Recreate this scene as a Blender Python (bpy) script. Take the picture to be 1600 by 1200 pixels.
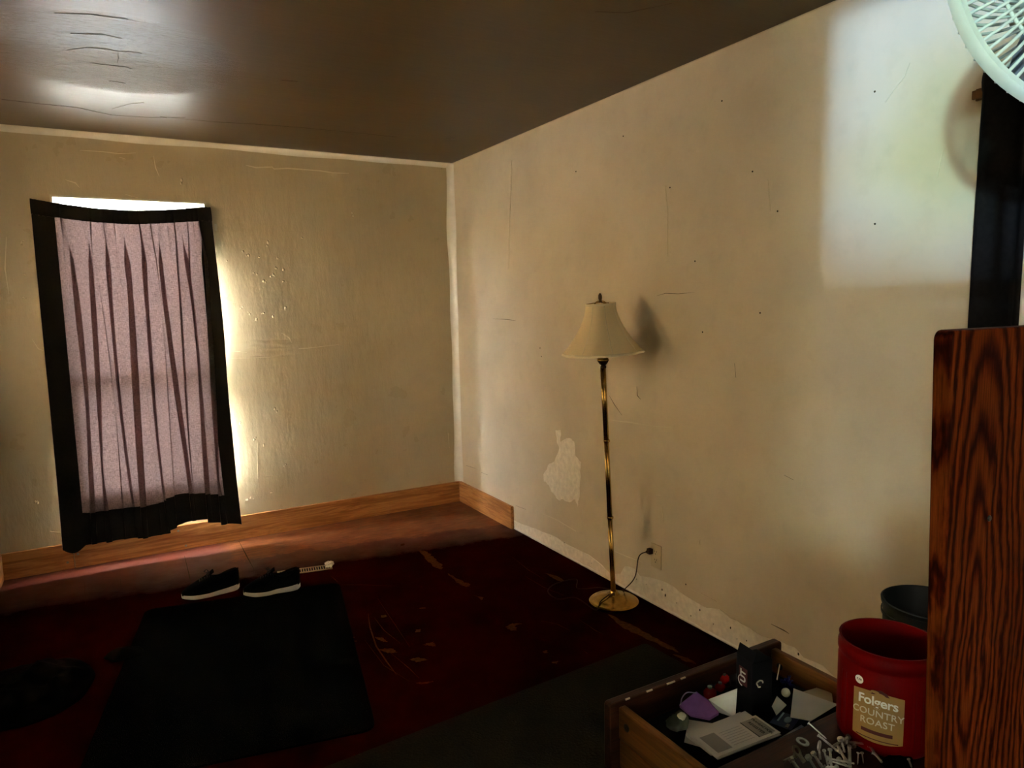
import bpy, bmesh, math, random
from mathutils import Vector, Matrix, Euler, noise

for o in list(bpy.data.objects):
    bpy.data.objects.remove(o, do_unlink=True)
SC = bpy.context.scene
COL = SC.collection
PI = math.pi
rnd = random.Random(7)

# ---------------------------------------------------------------- camera
cam_data = bpy.data.cameras.new('camera')
cam_data.sensor_width = 36.0
cam_data.lens = 24.714
cam_data.clip_start = 0.02
camera = bpy.data.objects.new('camera', cam_data)
COL.objects.link(camera)
camera.matrix_world = Matrix(((0.867858, 0.075412, -0.491055, 0.0),
                              (-0.496400, 0.091388, -0.863270, 0.0),
                              (-0.020224, 0.992956, 0.116746, 1.45),
                              (0, 0, 0, 1)))
SC.camera = camera

# ---------------------------------------------------------------- sky, sun, exposure
SKY_COLOR = (0.93, 0.95, 0.97)
SKY_STRENGTH = 140.0
world = bpy.data.worlds.new('sky')
SC.world = world
world.use_nodes = True
wn = world.node_tree.nodes
wn['Background'].inputs[0].default_value = (*SKY_COLOR, 1)
wn['Background'].inputs[1].default_value = SKY_STRENGTH

sun_data = bpy.data.lights.new('low_sun', 'SUN')
sun_data.energy = 3.9
sun_data.angle = math.radians(1.7)
sun_data.color = (0.40, 0.66, 1.0)
sun = bpy.data.objects.new('low_sun', sun_data)
COL.objects.link(sun)
sun.rotation_euler = Vector((1.0, 0.55, -0.004)).to_track_quat('-Z', 'Y').to_euler()
sun.location = (-6, -3, 2.2)


def portal(name, loc, normal, w, h):
    d = bpy.data.lights.new(name, 'AREA')
    d.shape = 'RECTANGLE'
    d.size, d.size_y = w, h
    d.cycles.is_portal = True
    o = bpy.data.objects.new(name, d)
    COL.objects.link(o)
    o.location = loc
    o.rotation_euler = Vector(normal).to_track_quat('-Z', 'Z').to_euler()
    return o


XR, YB, HC = 2.156, 4.584, 2.410      # right wall, back wall, ceiling
XL, YF = -0.62, -1.5                  # left wall, wall behind the camera
portal('portal_back', (0.18, YB + 0.12, 1.21), (0, -1, 0), 0.78, 1.72)
portal('portal_left', (XL - 0.17, -0.475, 1.65), (1, 0, 0), 1.07, 1.52)
portal('portal_side', (XL - 0.17, 3.15, 1.50), (1, 0, 0), 1.45, 1.15)

SC.view_settings.view_transform = 'Standard'
SC.view_settings.look = 'None'
SC.view_settings.gamma = 1.0
SC.view_settings.use_curve_mapping = False
SC.view_settings.exposure = 0.2
SC.cycles.max_bounces = 14
SC.cycles.diffuse_bounces = 8
SC.cycles.glossy_bounces = 4
SC.cycles.transmission_bounces = 8
SC.cycles.sample_clamp_indirect = 100.0
SC.cycles.caustics_reflective = False
SC.cycles.caustics_refractive = False
SC.cycles.use_denoising = True

# ---------------------------------------------------------------- materials


class NT:
    """small wrapper round one material's node tree"""

    def __init__(self, name, rough=0.5, spec=0.5, metal=0.0):
        self.m = bpy.data.materials.new(name)
        self.m.use_nodes = True
        self.t = self.m.node_tree
        self.b = self.t.nodes['Principled BSDF']
        self.b.inputs['Roughness'].default_value = rough
        self.b.inputs['Specular IOR Level'].default_value = spec
        self.b.inputs['Metallic'].default_value = metal

    def n(self, typ, **kw):
        nd = self.t.nodes.new(typ)
        for k, v in kw.items():
            if k.startswith('i_'):
                key = k[2:]
                key = int(key) if key.isdigit() else key.replace('_', ' ')
                nd.inputs[key].default_value = v
            else:
                setattr(nd, k, v)
        return nd

    def l(self, a, b):
        self.t.links.new(a, b)

    def coords(self, scale=(1, 1, 1), rot=(0, 0, 0), loc=(0, 0, 0)):
        tc = self.n('ShaderNodeTexCoord')
        mp = self.n('ShaderNodeMapping')
        mp.inputs['Scale'].default_value = scale
        mp.inputs['Rotation'].default_value = rot
        mp.inputs['Location'].default_value = loc
        self.l(tc.outputs['Object'], mp.inputs[0])
        return mp.outputs[0]

    def noise(self, vec, scale=5, detail=4, rough=0.55, dist=0.0):
        nd = self.n('ShaderNodeTexNoise')
        nd.inputs['Scale'].default_value = scale
        nd.inputs['Detail'].default_value = detail
        nd.inputs['Roughness'].default_value = rough
        nd.inputs['Distortion'].default_value = dist
        self.l(vec, nd.inputs['Vector'])
        return nd.outputs['Fac']

    def ramp(self, fac, stops):
        nd = self.n('ShaderNodeValToRGB')
        cr = nd.color_ramp
        while len(cr.elements) < len(stops):
            cr.elements.new(0.5)
        for e, (p, c) in zip(cr.elements, stops):
            e.position = p
            e.color = (*c, 1) if len(c) == 3 else c
        self.l(fac, nd.inputs[0])
        return nd.outputs[0]

    def mix(self, fac, a, b, blend='MIX'):
        nd = self.n('ShaderNodeMix', data_type='RGBA', blend_type=blend)
        for sock, v in ((nd.inputs[0], fac), (nd.inputs[6], a), (nd.inputs[7], b)):
            if hasattr(v, 'links'):
                self.l(v, sock)
            elif isinstance(v, (int, float)):
                sock.default_value = v
            else:
                sock.default_value = (*v, 1)
        return nd.outputs[2]

    def math(self, op, a, b=None):
        nd = self.n('ShaderNodeMath', operation=op)
        for i, v in enumerate((a, b)):
            if v is None:
                continue
            if hasattr(v, 'links'):
                self.l(v, nd.inputs[i])
            else:
                nd.inputs[i].default_value = v
        return nd.outputs[0]

    def color(self, c):
        if hasattr(c, 'links'):
            self.l(c, self.b.inputs['Base Color'])
        else:
            self.b.inputs['Base Color'].default_value = (*c, 1)
        return self

    def bump(self, fac, strength=0.3, dist=0.01):
        nd = self.n('ShaderNodeBump')
        nd.inputs['Strength'].default_value = strength
        nd.inputs['Distance'].default_value = dist
        prev = self.b.inputs['Normal'].links
        if prev:
            self.l(prev[0].from_socket, nd.inputs['Normal'])
        self.l(fac, nd.inputs['Height'])
        self.l(nd.outputs[0], self.b.inputs['Normal'])
        return self


def plain(name, c, rough=0.5, spec=0.5, metal=0.0, var=0.12, scale=30, bump=0.0):
    t = NT(name, rough, spec, metal)
    v = t.coords()
    nz = t.noise(v, scale, 4)
    lo = tuple(max(0, x * (1 - var)) for x in c)
    hi = tuple(min(1, x * (1 + var)) for x in c)
    t.color(t.ramp(nz, [(0.3, lo), (0.7, hi)]))
    if bump:
        t.bump(nz, bump, 0.003)
    return t.m


def wall_paint(name, c, rough, lumps, spec=0.5):
    t = NT(name, rough, spec)
    v = t.coords()
    big = t.noise(v, 1.6, 3)
    fine = t.noise(v, 14, 5, 0.6)
    a = tuple(x * 0.90 for x in c)
    b = tuple(min(1, x * 1.06) for x in c)
    base = t.ramp(big, [(0.35, a), (0.65, b)])
    smudge = t.ramp(fine, [(0.30, (0.93, 0.925, 0.91)), (0.48, (1, 1, 1))])
    t.color(t.mix(0.6, base, smudge, 'MULTIPLY'))
    t.bump(t.noise(t.coords((1, 1, 0.35)), 9, 5, 0.6), lumps, 0.012)
    t.bump(t.noise(v, 160, 3), 0.10, 0.002)
    rg = t.ramp(t.noise(v, 5, 4), [(0.3, (rough * 0.85,) * 3), (0.7, (min(1, rough * 1.25),) * 3)])
    t.l(rg, t.b.inputs['Roughness'])
    return t.m


M = {}
M['wall_back'] = wall_paint('cream_wall_paint_lumpy', (0.56, 0.475, 0.325), 0.30, 0.60)
M['wall_right'] = wall_paint('cream_wall_paint', (0.69, 0.605, 0.47), 0.70, 0.08, 0.25)
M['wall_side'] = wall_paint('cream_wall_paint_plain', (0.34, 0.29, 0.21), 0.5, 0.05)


def ceiling_paint():
    t = NT('glossy_ceiling_paint', 0.41, 0.34)
    v = t.coords()
    t.color(t.ramp(t.noise(v, 1.2, 3), [(0.35, (0.062, 0.035, 0.013)), (0.65, (0.082, 0.047, 0.018))]))
    t.bump(t.noise(t.coords((0.8, 5, 1)), 4.0, 6, 0.62, 0.4), 0.05, 0.02)
    # flaking paint around one corner of the ceiling
    tc = t.n('ShaderNodeTexCoord')
    mp = t.n('ShaderNodeMapping')
    mp.inputs['Location'].default_value = (-0.076, -3.211, 0)
    mp.inputs['Scale'].default_value = (1.0, 1.0, 0)
    mp.vector_type = 'POINT'
    t.l(tc.outputs['Object'], mp.inputs[0])
    ln = t.n('ShaderNodeVectorMath', operation='LENGTH')
    t.l(mp.outputs[0], ln.inputs[0])
    near = t.ramp(ln.outputs['Value'], [(0.22, (1, 1, 1)), (0.50, (0, 0, 0))])
    flakes = t.noise(t.coords((3.5, 14, 1)), 3.0, 8, 0.7, 1.2)
    t.bump(t.math('MULTIPLY', t.math('SUBTRACT', flakes, 0.5), near), 0.9, 0.035)
    t.bump(t.noise(v, 120, 3), 0.06, 0.002)
    return t.m


M['ceiling'] = ceiling_paint()
M['plaster'] = plain('bare_white_plaster', (0.86, 0.80, 0.70), 0.9, 0.2, var=0.10, scale=40, bump=0.4)
M['cove'] = plain('cove_paint', (0.88, 0.85, 0.78), 0.24, 0.7, var=0.05, scale=12, bump=0.1)
M['dirt'] = plain('dark_dirt', (0.05, 0.035, 0.02), 0.9, 0.1)
M['crack'] = plain('dark_crack', (0.10, 0.075, 0.045), 0.9, 0.1)
M['ridge'] = plain('paint_ridge', (0.76, 0.68, 0.52), 0.35, 0.5, var=0.05)


def floor_paint():
    t = NT('worn_red_floor_paint', 0.55, 0.02)
    v = t.coords()
    red = t.ramp(t.noise(v, 3, 5, 0.6), [(0.3, (0.010, 0.0005, 0.0002)), (0.7, (0.026, 0.0015, 0.0005))])
    # bare, rubbed band of wood in front of the back wall
    tc = t.n('ShaderNodeTexCoord')
    sp = t.n('ShaderNodeSeparateXYZ')
    t.l(tc.outputs['Object'], sp.inputs[0])
    wob = t.noise(v, 3.2, 8, 0.7)
    edge = t.math('ADD', t.math('ADD', sp.outputs['Y'], t.math('MULTIPLY', sp.outputs['X'], 0.15)), t.math('MULTIPLY', wob, 0.36))
    band = t.ramp(edge, [(0.0, (0, 0, 0)), (1.0, (1, 1, 1))])
    mr = t.n('ShaderNodeMapRange')
    mr.inputs['From Min'].default_value = 4.425
    mr.inputs['From Max'].default_value = 4.455
    t.l(edge, mr.inputs['Value'])
    wood = t.ramp(t.noise(t.coords((2.5, 14, 1), rot=(0, 0, 0.25)), 3, 9, 0.72, 0.5), [(0.30, (0.060, 0.012, 0.004)), (0.50, (0.17, 0.050, 0.016)), (0.72, (0.28, 0.095, 0.032))])
    mx = t.n('ShaderNodeMapRange')           # the band is bare to the right of the window
    mx.inputs['From Min'].default_value = 0.50
    mx.inputs['From Max'].default_value = 0.58
    t.l(t.math('ADD', sp.outputs['X'], t.math('MULTIPLY', t.noise(v, 6, 4), 0.08)), mx.inputs['Value'])
    msk = t.math('MULTIPLY', mr.outputs[0], mx.outputs[0])
    col = t.mix(msk, red, wood)
    # rubbed scratches
    s1 = t.noise(t.coords((22, 1.4, 1), rot=(0, 0, 0.9)), 2.0, 8, 0.75, 0.3)
    s2 = t.noise(t.coords((1.0, 1.0, 1)), 2.1, 3)
    sc = t.math('MULTIPLY', t.ramp(s1, [(0.66, (0, 0, 0)), (0.74, (1, 1, 1))]), t.ramp(s2, [(0.52, (0, 0, 0)), (0.66, (1, 1, 1))]))
    col = t.mix(t.math('MULTIPLY', sc, 0.55), col, (0.26, 0.13, 0.05))
    # window glow painted into the floor: glossier, lighter red by the back wall
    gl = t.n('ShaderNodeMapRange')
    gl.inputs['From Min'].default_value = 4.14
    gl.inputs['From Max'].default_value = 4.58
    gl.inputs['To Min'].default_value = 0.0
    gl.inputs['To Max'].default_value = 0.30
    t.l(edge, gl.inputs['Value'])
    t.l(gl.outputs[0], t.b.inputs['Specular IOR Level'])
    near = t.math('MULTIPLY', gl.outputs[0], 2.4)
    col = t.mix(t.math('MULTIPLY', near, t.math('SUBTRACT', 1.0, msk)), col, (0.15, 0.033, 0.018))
    t.color(col)
    t.bump(t.noise(t.coords((3, 12, 1)), 6, 6, 0.6), 0.15, 0.004)
    t.l(t.ramp(t.noise(v, 7, 5), [(0.3, (0.34,) * 3), (0.7, (0.55,) * 3)]), t.b.inputs['Roughness'])
    return t.m


M['floor'] = floor_paint()
M['worn'] = plain('worn_tan_wood', (0.060, 0.021, 0.004), 0.8, 0.02, var=0.35, scale=60, bump=0.3)


def wood(name, dark, light, axis, scale=1.0, rough=0.5, knots=None):
    """long grain along one axis (0 x, 1 y, 2 z)"""
    t = NT(name, rough, 0.2)
    st = [14.0, 14.0, 14.0]
    st[axis] = 0.9
    v = t.coords(tuple(s * scale for s in st))
    g = t.noise(v, 2.2, 8, 0.65, 0.6)
    st2 = [60.0, 60.0, 60.0]
    st2[axis] = 2.0
    fine = t.noise(t.coords(tuple(s * scale for s in st2)), 3.0, 4, 0.6)
    mid = tuple((a + b) / 2 for a, b in zip(dark, light))
    c = t.ramp(g, [(0.30, dark), (0.48, mid), (0.56, light), (0.64, mid), (0.75, light)])
    c = t.mix(0.35, c, t.ramp(fine, [(0.3, (0.45, 0.4, 0.35)), (0.6, (1, 1, 1))]), 'MULTIPLY')
    if knots:
        kf = t.n('ShaderNodeTexVoronoi')
        ks = [knots * 2.2] * 3
        ks[axis] = knots
        t.l(t.coords(tuple(ks)), kf.inputs['Vector'])
        kf.inputs['Scale'].default_value = 1.0
        c = t.mix(t.ramp(kf.outputs['Distance'], [(0.05, (1, 1, 1)), (0.13, (0, 0, 0))]), c, tuple(x * 0.35 for x in dark))
    t.color(c)
    t.bump(fine, 0.15, 0.002)
    return t.m


M['pine'] = wood('knotty_pine', (0.26, 0.090, 0.026), (0.60, 0.29, 0.10), 0, 1.0, 0.5, 3.3)
M['pine_y'] = wood('knotty_pine_side', (0.26, 0.090, 0.026), (0.60, 0.29, 0.10), 1, 1.0, 0.5, 3.3)
M['oak_tan_y'] = wood('tan_drawer_wood', (0.095, 0.034, 0.007), (0.21, 0.085, 0.019), 1, 2.2, 0.45)
M['oak_dark'] = wood('dark_stained_wood', (0.014, 0.0038, 0.0015), (0.055, 0.015, 0.0050), 0, 2.0, 0.5)


def board_wood():
    t = NT('cathedral_grain_veneer', 0.55, 0.03)
    tc = t.n('ShaderNodeTexCoord')
    sp = t.n('ShaderNodeSeparateXYZ')
    t.l(tc.outputs['Object'], sp.inputs[0])
    wob = t.noise(t.coords((9, 9, 2.4)), 1.6, 5, 0.6)
    wob2 = t.noise(t.coords((26, 26, 7.0)), 1.6, 4, 0.6)
    dx = t.math('ADD', t.math('MULTIPLY', t.math('SUBTRACT', sp.outputs['X'], 0.785), 1.0),
                t.math('MULTIPLY', t.math('SUBTRACT', wob, 0.5), 0.060))
    dz = t.math('MULTIPLY', t.math('SUBTRACT', sp.outputs['Z'], 1.06), 0.16)
    r = t.math('SQRT', t.math('ADD', t.math('MULTIPLY', dx, dx), t.math('MULTIPLY', dz, dz)))
    r = t.math('ADD', r, t.math('MULTIPLY', wob2, 0.010))
    ph = t.math('SINE', t.math('MULTIPLY', r, 520.0))
    ph = t.math('MULTIPLY', t.math('ADD', ph, 1.0), 0.5)
    c = t.ramp(ph, [(0.0, (0.022, 0.0018, 0.0006)), (0.30, (0.085, 0.011, 0.0020)), (0.6, (0.135, 0.024, 0.0035)), (1.0, (0.175, 0.036, 0.0055))])
    fine = t.noise(t.coords((220, 220, 6)), 2.0, 4, 0.6)
    c = t.mix(0.75, c, t.ramp(fine, [(0.35, (0.35, 0.3, 0.28)), (0.58, (1, 1, 1))]), 'MULTIPLY')
    big = t.noise(t.coords((6, 6, 1.5)), 1.5, 3)
    c = t.mix(0.6, c, t.ramp(big, [(0.35, (0.55, 0.5, 0.5)), (0.6, (1, 1, 1))]), 'MULTIPLY')
    t.color(c)
    t.bump(fine, 0.12, 0.001)
    return t.m


M['board'] = board_wood()


def curtain_fabric(name, c, trans, weave):
    m = bpy.data.materials.new(name)
    m.use_nodes = True
    nt = m.node_tree
    for nd in list(nt.nodes):
        nt.nodes.remove(nd)
    N = nt.nodes.new
    out = N('ShaderNodeOutputMaterial')
    tc = N('ShaderNodeTexCoord')

    def tex(sc, detail):
        mp = N('ShaderNodeMapping')
        mp.inputs['Scale'].default_value = sc
        nt.links.new(tc.outputs['Object'], mp.inputs[0])
        nz = N('ShaderNodeTexNoise')
        nz.inputs['Scale'].default_value = 1.0
        nz.inputs['Detail'].default_value = detail
        nt.links.new(mp.outputs[0], nz.inputs['Vector'])
        return nz.outputs['Fac']
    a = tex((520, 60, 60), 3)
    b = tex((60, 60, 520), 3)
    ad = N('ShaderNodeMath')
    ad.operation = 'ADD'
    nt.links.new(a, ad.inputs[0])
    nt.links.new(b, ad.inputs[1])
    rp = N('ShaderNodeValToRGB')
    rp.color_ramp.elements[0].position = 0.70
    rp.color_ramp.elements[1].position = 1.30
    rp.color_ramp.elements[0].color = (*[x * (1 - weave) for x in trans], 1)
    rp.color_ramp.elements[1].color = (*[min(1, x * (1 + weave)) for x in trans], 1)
    hf = N('ShaderNodeMath')
    hf.operation = 'MULTIPLY'
    hf.inputs[1].default_value = 1.0
    nt.links.new(ad.outputs[0], hf.inputs[0])
    rp.color_ramp.elements[0].position = 0.35
    rp.color_ramp.elements[1].position = 0.65
    hf.inputs[1].default_value = 0.5
    nt.links.new(hf.outputs[0], rp.inputs[0])
    tr = N('ShaderNodeBsdfTranslucent')
    nt.links.new(rp.outputs[0], tr.inputs['Color'])
    df = N('ShaderNodeBsdfDiffuse')
    df.inputs['Color'].default_value = (*c, 1)
    sh = N('ShaderNodeAddShader')
    nt.links.new(tr.outputs[0], sh.inputs[0])
    nt.links.new(df.outputs[0], sh.inputs[1])
    nt.links.new(sh.outputs[0], out.inputs['Surface'])
    return m


M['curtain'] = curtain_fabric('thin_dark_curtain_cloth', (0.030, 0.022, 0.024), (0.38, 0.280, 0.280), 0.55)
M['bounce_lining'] = curtain_fabric('pale_bounce_lining', (0.74, 0.72, 0.68), (0.0092, 0.0083, 0.0079), 0.15)
M['blind'] = curtain_fabric('fill_blind_cloth', (0.25, 0.22, 0.16), (0.340, 0.276, 0.196), 0.05)
M['curtain_black'] = plain('heavy_black_curtain_cloth', (0.010, 0.008, 0.008), 0.9, 0.1, var=0.3, scale=80)


def glass(name):
    m = bpy.data.materials.new(name)
    m.use_nodes = True
    nt = m.node_tree
    for nd in list(nt.nodes):
        nt.nodes.remove(nd)
    out = nt.nodes.new('ShaderNodeOutputMaterial')
    tr = nt.nodes.new('ShaderNodeBsdfTransparent')
    tr.inputs[0].default_value = (0.95, 0.97, 0.96, 1)
    gl = nt.nodes.new('ShaderNodeBsdfGlossy')
    gl.inputs['Roughness'].default_value = 0.02
    mx = nt.nodes.new('ShaderNodeMixShader')
    mx.inputs[0].default_value = 0.05
    nt.links.new(tr.outputs[0], mx.inputs[1])
    nt.links.new(gl.outputs[0], mx.inputs[2])
    nt.links.new(mx.outputs[0], out.inputs[0])
    return m


M['pane'] = glass('window_glass')
M['sash'] = plain('white_sash_paint', (0.62, 0.58, 0.50), 0.5, 0.5, var=0.06)
M['brass'] = plain('aged_brass', (0.50, 0.32, 0.09), 0.24, 0.5, 1.0, var=0.25, scale=25)
M['brass_dark'] = plain('tarnished_bronze', (0.10, 0.055, 0.025), 0.35, 0.5, 0.9, var=0.3, scale=25)
M['shade'] = curtain_fabric('cream_shade_fabric', (0.66, 0.58, 0.40), (0.26, 0.22, 0.14), 0.1)
M['shade_trim'] = plain('cream_shade_trim', (0.84, 0.76, 0.56), 0.8, 0.2, var=0.06, scale=40)
M['cord'] = plain('brown_cord', (0.030, 0.012, 0.007), 0.7, 0.08)
M['ivory'] = plain('ivory_plastic', (0.62, 0.53, 0.36), 0.4, 0.5, var=0.04)
M['black'] = plain('black_plastic', (0.010, 0.009, 0.009), 0.4, 0.4)
M['black_matte'] = plain('matte_black_card', (0.006, 0.005, 0.006), 0.85, 0.15)
M['shoe_black'] = plain('black_knit', (0.0035, 0.0034, 0.0036), 0.9, 0.05, var=0.5, scale=140, bump=0.4)
M['lace'] = plain('black_lace', (0.016, 0.016, 0.017), 0.8, 0.2)
M['sole'] = plain('white_rubber_sole', (0.62, 0.60, 0.58), 0.6, 0.4, var=0.05)


def rug_mat():
    t = NT('black_flecked_rug', 0.98, 0.01)
    v = t.coords()
    sp = t.noise(v, 210, 2, 0.6)
    t.color(t.ramp(sp, [(0.50, (0.0006, 0.0005, 0.0005)), (0.64, (0.0022, 0.0018, 0.0017)), (0.68, (0.030, 0.024, 0.018))]))
    t.bump(t.noise(v, 320, 3), 0.8, 0.006)
    return t.m


M['rug'] = rug_mat()
M['mat'] = plain('dark_olive_mat', (0.0100, 0.0076, 0.0026), 0.95, 0.1, var=0.3, scale=120, bump=0.4)
M['vent'] = plain('beige_vent_metal', (0.34, 0.28, 0.18), 0.5, 0.5, var=0.1)
M['paper'] = plain('white_paper', (0.86, 0.84, 0.78), 0.9, 0.2, var=0.04, scale=20)
M['cream_paper'] = plain('cream_paper', (0.62, 0.55, 0.40), 0.9, 0.2, var=0.06, scale=20)
M['grey_print'] = plain('grey_print', (0.42, 0.40, 0.37), 0.9, 0.2, var=0.04)
M['ink'] = plain('black_ink', (0.02, 0.02, 0.02), 0.8, 0.2)
M['faint_ink'] = plain('faint_ink', (0.50, 0.48, 0.44), 0.9, 0.2)
M['purple'] = plain('purple_mask_cloth', (0.235, 0.10, 0.33), 0.9, 0.2, var=0.10, scale=50)
M['lilac'] = plain('lilac_elastic', (0.35, 0.27, 0.42), 0.8, 0.2)
M['red_gloss'] = plain('red_gloss_plastic', (0.35, 0.008, 0.006), 0.15, 0.6, var=0.1)
M['navy'] = plain('navy_card', (0.010, 0.016, 0.055), 0.6, 0.4, var=0.3)
M['blue_yarn'] = plain('blue_yarn', (0.012, 0.014, 0.10), 0.9, 0.2, var=0.6, scale=90, bump=0.6)
M['pale_blue'] = plain('pale_blue_print', (0.45, 0.60, 0.66), 0.7, 0.3)
M['ball'] = plain('pearly_ball', (0.66, 0.66, 0.52), 0.25, 0.6, var=0.08)
M['smoke_plastic'] = plain('greenish_grey_plastic', (0.13, 0.145, 0.10), 0.2, 0.6, var=0.5, scale=18)
M['silver_grey'] = plain('silver_grey_plastic', (0.25, 0.28, 0.30), 0.25, 0.6, var=0.2)
M['steel'] = plain('zinc_steel', (0.62, 0.63, 0.58), 0.28, 0.5, 1.0, var=0.2, scale=80)
M['steel_dark'] = plain('dull_steel', (0.30, 0.29, 0.25), 0.40, 0.5, 1.0, var=0.3, scale=80)
M['can_red'] = plain('red_can_plastic', (0.145, 0.0008, 0.0008), 0.5, 0.06, var=0.06)
M['can_label'] = plain('gold_brown_label', (0.36, 0.19, 0.05), 0.5, 0.4, var=0.10, scale=18)
M['can_text'] = plain('cream_lettering', (0.66, 0.56, 0.42), 0.6, 0.3, var=0.02)
M['can_white'] = plain('white_lettering', (0.80, 0.76, 0.70), 0.6, 0.3, var=0.02)
M['can_bar'] = plain('dark_red_bar', (0.09, 0.012, 0.010), 0.6, 0.3, var=0.02)
M['bin'] = plain('blue_black_plastic', (0.010, 0.014, 0.018), 0.5, 0.4, var=0.1)
M['fan_white'] = plain('white_fan_plastic', (0.80, 0.84, 0.84), 0.4, 0.5, var=0.03)
M['fan_blade'] = plain('blue_grey_fan_blade', (0.16, 0.17, 0.24), 0.35, 0.5, var=0.05)
M['cloth_dark'] = plain('dark_cloth', (0.0012, 0.0008, 0.0008), 0.95, 0.02, var=0.5, scale=40, bump=0.3)
M['leaf'] = curtain_fabric('green_leaf', (0.07, 0.13, 0.03), (0.20, 0.30, 0.07), 0.3)
_t = M['leaf'].node_tree                      # thin leaves also let tinted light straight through
_o = [n for n in _t.nodes if n.type == 'OUTPUT_MATERIAL'][0]
_m = _t.nodes.new('ShaderNodeMixShader')
_m.inputs[0].default_value = 0.85
_p = _t.nodes.new('ShaderNodeBsdfTransparent')
_p.inputs[0].default_value = (0.82, 0.92, 0.50, 1)
_t.links.new(_o.inputs['Surface'].links[0].from_socket, _m.inputs[1])
_t.links.new(_p.outputs[0], _m.inputs[2])
_t.links.new(_m.outputs[0], _o.inputs['Surface'])
M['bark'] = plain('bark', (0.10, 0.07, 0.045), 0.9, 0.2, bump=0.4)
M['hedge'] = plain('hedge_green', (0.014, 0.020, 0.008), 0.9, 0.2, var=0.5, scale=20, bump=0.5)
M['grass'] = plain('bare_soil', (0.030, 0.028, 0.018), 0.95, 0.1, var=0.4, scale=8)
M['concrete'] = plain('pale_bounce_concrete', (0.55, 0.53, 0.48), 0.9, 0.2, var=0.1, scale=6)
M['roofing'] = plain('sky_block_boards', (0.20, 0.18, 0.15), 0.8, 0.2)

# ---------------------------------------------------------------- geometry helpers


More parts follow.
